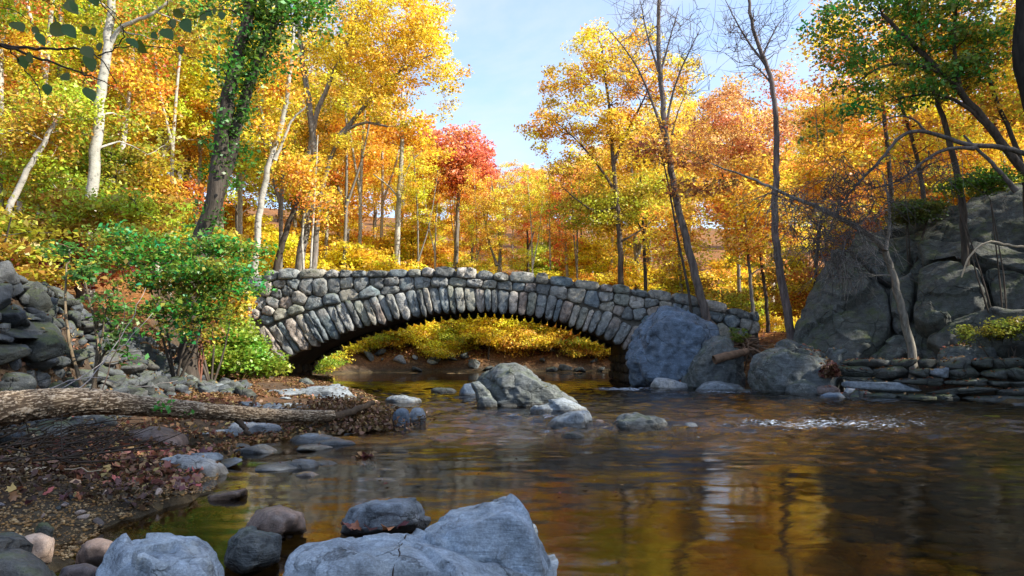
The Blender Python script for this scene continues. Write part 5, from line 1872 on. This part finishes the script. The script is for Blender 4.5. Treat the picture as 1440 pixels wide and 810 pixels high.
bw = stick("white bare branch curving over the face of the cliff at the right edge", [at(1352, 390, 18.3), at(1360, 365, 18.2), at(1378, 345, 18.1), at(1392, 338, 18.0), at(1420, 346, 17.9), at(1460, 348, 17.8)], 0.02, 0.035, M_STICK, 9, "branch", "bare_branch")
# ------------------------------------------------------------------ shrubs
def shrub(name, label, Y, px, py, blobs, ncl, per, leaf, color, hue, seed, spread=0.5, squash=0.3, upbias=1.2, bark=DARKB, nstem=4, cat="shrub", group=None):
    b = at(px, py, Y)
    b[2] = hz(b[0], b[1]) - 0.05
    rr2 = np.random.default_rng(seed)
    tr = []
    for k in range(nstem):
        bl_ = blobs[k % len(blobs)][0]
        tr.append((np.array([b, b + (bl_ - b) * 0.4 + rr2.normal(size=3) * 0.15 + np.array([0, 0, .2]), b + (bl_ - b) * 0.9]), 0.035, 0.012))
    return tree(name, label, cat, tr, blobs, ncl, per, leaf, spread, color, hue, bark, seed, False, 6, group, upbias, squash=squash, base=b)


shrub("maple_shrub", "spreading dark green maple shrub in flat layers over the rubble wall", 14.5, 250, 470,
      [cb(200, 362, 14.5, 75, 14), cb(285, 380, 14.5, 80, 14), cb(220, 398, 14.3, 62, 12), cb(310, 408, 14.6, 60, 12), cb(245, 428, 14.2, 44, 14), cb(150, 372, 14, 40, 10), cb(335, 385, 15, 36, 10), cb(250, 468, 14.2, 30, 24), cb(215, 440, 14, 26, 14), cb(300, 440, 14.4, 30, 12), cb(270, 345, 15, 60, 16), cb(335, 350, 15.2, 36, 18), cb(170, 335, 14.6, 40, 14)],
      250, 34, 0.10, (0.20, 0.29, 0.022), 0.24, 260, 0.5, 0.4)
shrub("maple_shrub", "yellow green young maple leaning over the shrub left of the bridge", 17.5, 300, 470,
      [cb(320, 350, 17.5, 40, 30), cb(250, 330, 18, 60, 22), cb(180, 335, 18, 50, 22), cb(330, 420, 17.8, 30, 30), cb(120, 300, 19, 60, 40), cb(210, 290, 19, 60, 35)], 120, 80, 0.12, (0.50, 0.43, 0.02), 0.15, 261, 0.5, 0.4)
shrub("leafy_bush", "bright green bush covering the left foot of the arch", 22, 340, 525,
      [cb(330, 485, 22, 40, 24), cb(360, 505, 21.6, 34, 20), cb(310, 505, 21.5, 30, 22), cb(385, 510, 21.6, 18, 12), cb(335, 462, 22.6, 22, 16)], 110, 90, 0.13, (0.30, 0.40, 0.025), 0.10, 262, 0.5, 0.5)
shrub("leafy_bush", "orange tinted bush against the left end stones of the bridge", 22.8, 320, 480,
      [cb(318, 440, 22.8, 25, 30), cb(335, 420, 23, 16, 20)], 40, 60, 0.13, (0.7, 0.38, 0.03), 0.12, 263, 0.5, 0.5)
shrub("thin_shrub", "thin reddish stemmed shrub on the rubble below the green bush", 16.5, 280, 525,
      [cb(285, 470, 16.5, 30, 34), cb(270, 450, 16.5, 20, 20)], 50, 10, 0.09, (0.4, 0.25, 0.02), 0.1, 264, 0.3, 0.5, bark=(0.22, 0.10, 0.07), nstem=6)
shrub("vine_plant", "climbing green vine with broad leaves over the rubble wall stones", 10.2, 130, 520,
      [cb(150, 430, 10.4, 24, 26), cb(165, 470, 10.2, 22, 24), cb(120, 380, 10.6, 26, 20), cb(90, 350, 10.8, 22, 18), cb(185, 500, 10.6, 18, 16)], 60, 14, 0.085, (0.12, 0.24, 0.03), 0.08, 265, 0.18, 0.5, bark=(0.2, 0.15, 0.1))
shrub("fern_clump", "yellow green ferns on the mossy ledge beside the cliff", 18.6, 1410, 475, [cb(1415, 465, 18.6, 34, 16), cb(1370, 470, 18.6, 24, 10), cb(1440, 455, 18.7, 20, 14)], 50, 60, 0.08, (0.28, 0.27, 0.02), 0.10, 266, 0.3, 0.5)
shrub("leafy_bush", "dark olive bush on top of the left side of the cliff", 22.5, 1275, 310, [cb(1275, 300, 22.5, 34, 18), cb(1310, 290, 22.5, 22, 14)], 60, 60, 0.10, (0.14, 0.15, 0.02), 0.12, 267, 0.4, 0.5)
shrub("leafy_bush", "green leafy sapling leaning from the cliff edge beneath the arching branch", 19.2, 1400, 290, [cb(1390, 255, 19.2, 34, 18), cb(1340, 262, 19.2, 22, 12)], 50, 60, 0.09, (0.20, 0.28, 0.02), 0.1, 268, 0.35, 0.4)
# long bare stems arching over the rubble wall
for k, (pts_, lab) in enumerate([
        ([(95, 560), (140, 520), (185, 450), (205, 405)], "thin pale stem arching over the wall towards the vine"),
        ([(140, 565), (160, 500), (178, 440), (165, 400)], "thin reddish stem rising among the wall stones"),
        ([(20, 590), (90, 545), (160, 500), (215, 440)], "long thin stem slanting across the wall"),
        ([(30, 570), (110, 525), (190, 545), (250, 535)], "low grey stem drooping along the foot of the wall")]):
    rr_ = np.random.default_rng(900 + k)
    stick(lab, [at(a, b, 7.6 + 0.9 * i) for i, (a, b) in enumerate(pts_)], 0.008, 0.003, M_PALETWIG if k != 1 else M_ROT, 40 + k, "briar", "briar")

# ------------------------------------------------------------------ dark branch hanging into the upper left corner
BRY = 3.4
br = thing("overhanging_branch", "dark near tree limb with round green leaves hanging into the upper left corner", "tree", at(-60, 60, BRY))
bo = np.array(br.location)
BRL = [([(-60, 52), (0, 64), (60, 68), (118, 68), (138, 78), (152, 98), (164, 118)], 0.010, 0.002), ([(0, 64), (40, 76), (100, 96), (160, 122)], 0.008, 0.002), ([(14, 68), (32, 95), (50, 115), (58, 135), (54, 147)], 0.004, 0.0015),
       ([(138, 78), (160, 68), (175, 58), (172, 30), (140, 0)], 0.004, 0.002), ([(160, 68), (200, 62), (250, 70), (300, 96)], 0.003, 0.0015), ([(-20, 10), (20, 12), (60, 45), (80, 62)], 0.003, 0.001),
       ([(140, 0), (175, 45), (205, 88)], 0.0025, 0.001), ([(60, 0), (85, 12), (105, 30)], 0.0025, 0.001), ([(235, 0), (236, 30), (258, 66)], 0.002, 0.001), ([(320, 0), (300, 14), (262, 30)], 0.002, 0.001)]
bt = Tubes()
for pl, a, b in BRL:
    n = max(10, len(pl) * 5)
    Q = smooth_line(np.array([at(x, y, BRY + 0.15 * math.sin(k)) for k, (x, y) in enumerate(pl)]), n, 2)
    Q[1:-1] += RNG.normal(size=(n - 2, 3)) * 0.004
    bt.add(Q - bo, np.linspace(a, b, n), 6)
link("branch", bt.mesh("branch"), M_TWIG, br)
tt = Tubes()
tz = hz(-5.0, 3.2)
TQ = smooth_line(np.array([(-5.0, 3.2, tz - 0.3), (-5.05, 3.2, 1.5), (-4.95, 3.25, 3.2), (-5.1, 3.3, 6.0), (-5.0, 3.2, 9.0)]), 24)
tt.add(TQ - bo, np.linspace(0.17, 0.07, 24), 10)
ba = at(-60, 52, BRY)
tt.add(smooth_line(np.array([(-4.96, 3.25, 2.7), (-4.0, 3.3, 3.05), ba]), 12) - bo, np.linspace(0.05, 0.011, 12), 7)
tk = link("trunk", tt.mesh("trunk"), M_BARK, br)
tk.color = tuple(DARKB) + (1,)
NLM = []
for k in range(4):
    rr_ = np.random.default_rng(700 + k)
    t = np.linspace(0, 1, 7)
    wdt = 0.42 * np.sin(np.pi * t ** 0.85) ** 0.8 * (1.05 - 0.25 * t)
    z = -0.18 * (t ** 2) * rr_.uniform(0.2, 1.4)
    V = np.concatenate([np.stack([t, wdt, z + 0.10 * wdt], -1), np.stack([t, 0 * t, z - 0.02], -1), np.stack([t, -wdt, z + 0.10 * wdt], -1)])
    F = [(i, i + 1, 7 + i + 1, 7 + i) for i in range(6)] + [(7 + i, 7 + i + 1, 14 + i + 1, 14 + i) for i in range(6)]
    m = mesh_np("leaf", V, F, True, {"tone": np.full(21, 0.5), "clump": np.full(21, rr_.uniform())})
    m.materials.append(M_LEAF)
    NLM.append(m)
NL = [(18, 38, 26), (50, 52, 20), (70, 44, 30), (30, 84, 22), (38, 80, 20), (88, 42, 26), (92, 10, 26), (106, 10, 20), (115, 42, 16), (131, 43, 16), (140, 64, 16), (122, 84, 28), (116, 72, 24), (178, 60, 22),
      (192, 66, 26), (228, 48, 26), (240, 32, 18), (257, 34, 26), (243, 20, 18), (275, 36, 18), (282, 26, 16), (290, 20, 16), (302, 14, 14), (311, 20, 14), (88, 110, 20), (66, 123, 18), (76, 26, 14), (120, 130, 26), (100, 0, 20), (128, -4, 22), (45, 42, 14), (213, 50, 14), (255, 14, 12), (252, 68, 14)]
rr_ = np.random.default_rng(8)
for k, (px, py, s) in enumerate(NL):
    o = bpy.data.objects.new("leaf", NLM[k % 4])
    COL.objects.link(o)
    o.parent = br
    o.location = tuple(at(px, py - s * 0.3, BRY + rr_.normal() * 0.1) - bo)
    sc_ = s * BRY / FPX * 0.95
    o.scale = (sc_, sc_, sc_)
    o.rotation_euler = (1.2 + rr_.normal() * 0.4, rr_.uniform(0.3, 1.5), rr_.normal() * 0.7)
    o.color = (0.085, 0.13, 0.008, 0.10)

# ------------------------------------------------------------------ the forest behind: a few kinds, copied one by one
GAP = np.array([(-400, -400), (520, -200), (575, 40), (600, 150), (640, 200), (690, 205), (740, 225), (800, 190), (860, 130), (960, 120), (1040, 110), (1120, 100), (1180, -20), (1300, -200), (1900, -400)], float)
KINDS = []
rr_ = np.random.default_rng(21)
SP = (-300, -400, -50)


def kind(nm, H, blobs, ncl, per, leaf, spread, seed, forks=True, pale=False, r0=0.2):
    tr = [(np.array([(0, 0, -0.4), (0.1, 0, H * .25), (0.25 * rr_.normal(), 0.2 * rr_.normal(), H * .55), (0.4 * rr_.normal(), 0.3, H * .92)]), r0, 0.04)]
    if forks:
        a = rr_.uniform(0, 6.28)
        tr.append((np.array([(0.1, 0, H * .4), (math.cos(a) * 1.2, math.sin(a) * 1.2, H * .58), (math.cos(a) * 1.9, math.sin(a) * 1.9, H * .85)]), r0 * .6, 0.03))
    t = tree("forest_tree", "x", "tree", tr, blobs, ncl, per, leaf, spread, YEL, 0.1, GREYB, seed, pale, 7, base=(0, 0, 0))
    KINDS.append((t, H))


kind("a", 17, [((0, 0, 11.5), (3.2, 3.2, 5.0)), ((1.5, 0, 8), (2.6, 2.4, 2.6)), ((-1.2, 1, 14), (2, 2, 2.5))], 300, 56, 0.155, 0.56, 301)
kind("b", 19, [((0, 0, 14), (2.8, 2.8, 4.5)), ((-1.6, 0.5, 10), (2.2, 2.2, 2.2)), ((1.8, -0.4, 12), (2.0, 2.0, 2.6))], 290, 56, 0.155, 0.55, 302)
kind("c", 15, [((0, 0, 9), (3.8, 3.6, 4.2)), ((0.5, 0, 13), (2.2, 2.2, 2.0))], 320, 56, 0.155, 0.58, 303)
kind("d", 18, [((0.6, 0, 12.5), (2.4, 2.6, 5.2)), ((-1.6, 0, 9.0), (2.0, 2.0, 2.0)), ((1.4, 0, 7), (1.8, 1.8, 1.4))], 260, 56, 0.155, 0.54, 304, True, True)
kind("e", 16, [((0, 0, 11), (3.4, 3.0, 3.6)), ((2.0, 0.3, 7.2), (2.2, 1.8, 1.3)), ((-1.8, 0.3, 6.4), (2.0, 1.8, 1.2))], 280, 56, 0.155, 0.54, 305, True, True)
kind("f", 19, [((0, 0, 15.5), (2.0, 2.0, 3.0)), ((0.8, 0, 11.5), (1.4, 1.4, 1.0))], 80, 50, 0.155, 0.6, 306, True, True, 0.13)
# understorey: low, wide, layered
UNDER = []


def under(H, blobs, ncl, per, leaf, seed):
    tr = [(np.array([(0, 0, -0.3), (0.1, 0, H * .4), (0.2, 0.1, H * .85)]), 0.07, 0.02), (np.array([(0, 0, 0.2), (0.6, 0.2, H * .35), (1.0, 0.3, H * .7)]), 0.04, 0.015)]
    t = tree("understorey_tree", "x", "small tree", tr, blobs, ncl, per, leaf, 0.7, YEL, 0.1, DARKB, seed, False, 6, squash=0.3, upbias=1.1, base=(0, 0, 0))
    UNDER.append((t, H))


under(5, [((0, 0, 3.4), (2.2, 2.0, 1.3)), ((0.8, 0, 2.0), (1.8, 1.6, 0.8)), ((-0.8, 0, 1.6), (1.6, 1.6, 0.6))], 80, 80, 0.17, 311)
under(6, [((0, 0, 4.2), (1.8, 1.8, 1.6)), ((-0.9, 0, 2.6), (1.6, 1.5, 0.9)), ((0.9, 0, 1.6), (1.8, 1.5, 0.6))], 85, 80, 0.17, 312)
under(1.7, [((0, 0, 0.75), (1.5, 1.3, 0.75)), ((0.9, 0.2, 0.5), (1.1, 1.1, 0.5))], 55, 80, 0.11, 314)
under(3, [((0, 0, 1.6), (1.8, 1.6, 1.1)), ((0.8, 0.3, 1.0), (1.4, 1.4, 0.7))], 60, 80, 0.14, 313)

USED = set()


def forest(px, Y, kinds, k, s, color, hue, bark, label, group, top=None, limit=True):
    src, H = kinds[k]
    x = (px - 720) / FPX * Y
    if seg_dist(np.array([x]), np.array([Y]), WPOLY, True)[0] < 0.45:
        return
    z = hz(x, Y)
    if limit:
        e = min(np.interp(px + d, GAP[:, 0], GAP[:, 1]) for d in (0,)) if kinds is UNDER else max(np.interp(px + d, GAP[:, 0], GAP[:, 1]) for d in (-45, 0, 45))
        zt = at(px, e, Y)[2]
        s = min(s, (zt - z) / (H * 1.03))
    if s < 0.3:
        return
    cols = {"crown": tuple(color) + (hue,), "trunk": tuple(bark) + (1,)}
    if id(src) not in USED:
        USED.add(id(src))
        t = src
        t.location = (x, Y, z)
        t['label'], t['group'] = label, group
        t.scale = (s, s, s)
        for ch in t.children:
            ch.color = cols[ch.name.split('.')[0]]
    else:
        t = copy_thing(src, (x, Y, z), RNG.uniform(0, 6.28), s, label, group, cols)


def pick(px, Y):
    """the colour of the wood changes along the valley"""
    q = RNG.uniform()
    if px < 260:
        tab = [(0.48, (0.48, 0.46, 0.02), "yellow green"), (0.7, (0.80, 0.56, 0.02), "yellow"), (0.85, (0.84, 0.46, 0.03), "orange"), (1, (0.66, 0.34, 0.12), "dull pinkish orange")]
    elif px < 560:
        tab = [(0.2, (0.56, 0.49, 0.02), "yellow green"), (0.5, (0.82, 0.55, 0.02), "yellow"), (0.95, (0.84, 0.45, 0.03), "orange"), (1, (0.78, 0.33, 0.07), "red")]
    elif px < 860:
        tab = [(0.3, (0.82, 0.56, 0.02), "yellow"), (0.85, (0.84, 0.46, 0.03), "orange"), (1, (0.78, 0.33, 0.07), "red")]
    else:
        tab = [(0.4, (0.82, 0.55, 0.02), "yellow"), (0.85, (0.84, 0.46, 0.03), "orange"), (0.95, (0.78, 0.33, 0.08), "red"), (1, (0.5, 0.46, 0.02), "yellow green")]
    for p_, c, nme in tab:
        if q <= p_:
            c = tuple(v * RNG.uniform(0.85, 1.15) for v in c)
            return c, nme


ZN = [(60, "left of the white sycamore"), (140, "behind the white sycamore"), (240, "between sycamore and ivy tree"), (330, "behind the ivy clad trunks"), (410, "behind the crooked white trunk"), (500, "behind the golden oak"),
      (590, "behind the straight white trunk"), (690, "behind the red maple"), (780, "below the sky gap"), (860, "left of the orange maple trunk"), (925, "behind the orange maple"), (985, "behind the leaning bare tree"),
      (1060, "behind the pink tree"), (1130, "behind the crooked bare tree"), (1220, "behind the hanging twigs"), (1330, "behind the left part of the cliff"), (9999, "behind the green tree on the cliff")]


def zone(px):
    for a, nme_ in ZN:
        if px < a:
            return nme_


for Y, step in ((45, 92), (53, 88), (62, 84), (73, 80), (88, 74), (106, 66)):
    px = -160 + RNG.uniform(0, 50)
    while px < 1620:
        c, nme = pick(px, Y)
        p = RNG.uniform() < 0.4
        bk = 0 if p else (1 if RNG.uniform() < .6 else 2)
        qx = px + RNG.normal() * 16
        forest(qx, Y + RNG.uniform(-3.5, 3.5), KINDS, int(RNG.integers(5)), RNG.uniform(0.85, 1.3), c, RNG.uniform(0.06, 0.12), (PALE, GREYB, DARKB)[bk],
               "%s %s-trunked tree, %s row of forest, %s" % (nme, ("pale", "grey", "dark")[bk], {45: "first", 53: "second", 62: "third", 73: "fourth", 88: "fifth", 106: "last"}[Y], zone(qx)), "trees of the forest on the far slope")
        px += step * RNG.uniform(0.75, 1.25)
# woods on the left bank behind the wall and on the right bank behind the cliff
for px, Y, k, s in [(-120, 27, 0, .9), (-60, 32, 1, 1), (20, 34, 3, 1), (70, 29, 2, .95), (110, 37, 4, 1.05), (215, 33, 3, 1.0), (250, 38, 0, 1.1), (300, 34, 1, 1.0), (330, 41, 2, 1.1), (-140, 22, 4, .9),
                    (1180, 31, 3, .8), (1230, 36, 0, .9), (1290, 32, 1, .8), (1350, 36, 2, .9), (1420, 31, 4, .85), (1480, 27, 0, .9), (1400, 42, 3, 1.0), (1560, 34, 1, 1.0)]:
    c, nme = pick(px, Y)
    forest(px, Y, KINDS, k, s, c, 0.11, PALE if k in (3, 4) else GREYB, "%s %s tree %s, %s bank" % (nme, "pale trunked" if k in (3, 4) else "grey trunked", zone(px), "left" if px < 500 else "right"), "trees in the wood near the %s bank" % ("left" if px < 500 else "right"))
for k, (px, Y) in enumerate([(480, 40.5), (505, 43), (532, 47), (585, 41), (612, 45), (668, 44), (705, 50), (748, 43), (775, 47), (812, 42), (835, 50), (930, 40), (985, 43), (455, 46), (335, 37), (395, 36), (272, 36), (235, 30), (92, 31), (48, 27), (196, 39), (1165, 30), (640, 49), (860, 44)]):
    c, nme = pick(px, Y)
    forest(px, Y, KINDS, 5, 1.0 + 0.15 * math.sin(k), c, 0.1, PALE if k % 3 else GREYB, "slender %s tree with a thin %s trunk %s" % (nme, "pale" if k % 3 else "grey", zone(px)), "slender trees behind the bridge")
# understorey
n_u = 0
for Y, step in ((40.2, 26), (40.9, 26), (41.8, 28), (43.5, 36), (47, 42), (54, 52), (62, 55)):
    px = 330 + RNG.uniform(0, 40) if Y < 46 else -100
    while px < (960 if Y < 46 else 1500):
        q = RNG.uniform()
        c, nme = ((0.82, 0.58, 0.02), "yellow") if q < 0.5 else (((0.52, 0.50, 0.02), "yellow green") if q < 0.68 else ((0.82, 0.46, 0.03), "orange"))
        forest(px + RNG.normal() * 10, Y + RNG.uniform(-1, 1.5), UNDER, (2 if Y < 42.5 else 3) if Y < 46 and RNG.uniform() < 0.8 else int(RNG.choice([0, 1, 3])), RNG.uniform(0.7, 1.2) , c, 0.09, DARKB, "%s low sapling %s %s" % (nme, {40.2: "at the far waterline", 40.9: "among the far bank stones", 41.8: "at the far bank", 43.5: "just above the far bank", 47: "midway up", 54: "higher up", 62: "far up"}[Y], zone(px)), "low saplings on the far slope")
        px += step * RNG.uniform(0.7, 1.3)
for px, Y, k, s, c, nme in [(60, 24, 0, 1, (0.40, 0.34, 0.015), "yellow green"), (140, 26, 1, 1, (0.30, 0.30, 0.015), "yellow green"), (20, 19, 3, 1.1, (0.45, 0.33, 0.015), "yellow green"), (215, 27, 0, 1, (0.62, 0.30, 0.015), "orange"), (110, 20, 3, .9, (0.5, 0.10, 0.04), "red"),
                            (330, 31, 1, .9, (0.55, 0.36, 0.015), "yellow"), (300, 26, 3, 1.2, (0.36, 0.32, 0.015), "yellow green"), (-30, 16, 3, 1.1, (0.42, 0.32, 0.015), "yellow green"), (180, 31, 1, 1.1, (0.64, 0.36, 0.015), "yellow"),
                            (1020, 30, 3, .8, (0.45, 0.34, 0.015), "yellow green"), (1110, 32, 0, .9, (0.6, 0.38, 0.015), "yellow"), (1150, 28.5, 3, .9, (0.62, 0.33, 0.015), "yellow"), (1200, 29, 1, .8, (0.62, 0.33, 0.015), "yellow"),
                            (1330, 27, 1, .9, (0.62, 0.33, 0.015), "yellow"), (1260, 28, 0, .9, (0.62, 0.30, 0.015), "orange"), (1400, 25, 3, .9, (0.6, 0.33, 0.015), "yellow"), (960, 33, 0, .9, (0.5, 0.35, 0.015), "yellow green")]:
    forest(px, Y, UNDER, k, s, c, 0.12, DARKB, "%s low sapling %s, %s" % (nme, zone(px), "left bank" if px < 500 else "right bank"), "understorey saplings on the %s bank" % ("left" if px < 500 else "right"), limit=False)
for x, y, k, s_, c, nme in [(-9.4, 33, 2, .8, (0.32, 0.42, 0.02), "green"), (-9.9, 35, 2, 1.0, (0.7, 0.55, 0.02), "yellow"), (-9.3, 37.5, 2, .9, (0.80, 0.58, 0.02), "yellow"), (-8.2, 39.4, 2, 1.0, (0.6, 0.52, 0.02), "yellow green"),
                           (-10.6, 38, 3, .8, (0.82, 0.5, 0.03), "orange"), (-7.0, 40.2, 2, .9, (0.82, 0.55, 0.02), "golden"), (-9.6, 30.8, 2, .6, (0.26, 0.38, 0.02), "green"), (-9.0, 40.5, 3, .8, (0.82, 0.58, 0.02), "yellow")]:
    forest(720 + x / y * FPX, y, UNDER, k, s_, c, 0.1, DARKB, "%s low bush on the mud bank beyond the left springing of the arch" % nme, "low bushes beyond the left springing", limit=False)
# unseen trees, added on the right bank to shade the foreground and cliff
for (x, y, k, s) in [(14.5, 1, 1, .95), (17, 5, 2, .9), (13, -6, 3, .9), (18, -3, 0, 1.0), (20, 14, 1, .75), (17, 15.5, 3, .6), (21, 17.5, 0, .9), (24, 14, 2, 1.0), (26, 18, 4, 1.0)]:
    src = KINDS[k][0]
    copy_thing(src, (x, y, hz(x, y)), RNG.uniform(0, 6), s, "shade giving tree on the right bank beside the stream", "added shade trees on the near right bank", {"crown": (0.45, 0.32, 0.015, 0.1), "trunk": tuple(GREYB) + (1,)})

# tell apart any trees still sharing a description
_by = {}
for o in bpy.data.objects:
    if o.parent is None and o.get('label') and o.name.split('.')[0] in ("forest_tree", "understorey_tree") and "shade giving" not in o['label']:
        _by.setdefault(o['label'], []).append(o)
for lab, L_ in _by.items():
    if len(L_) > 1:
        L_.sort(key=lambda q: q.location.x / q.location.y)
        nm = {2: ["left one", "right one"], 3: ["left one", "middle one", "right one"]}.get(len(L_)) or ["%s from left" % w for w in ("first", "second", "third", "fourth", "fifth", "sixth", "seventh", "eighth", "ninth")]
        for q, w in zip(L_, nm):
            q['label'] = lab + ", " + w

print("objects", len(bpy.data.objects), "tris", sum(sum(p.loop_total - 2 for p in []) or len(m.polygons) * 2 for m in bpy.data.meshes if m.users))
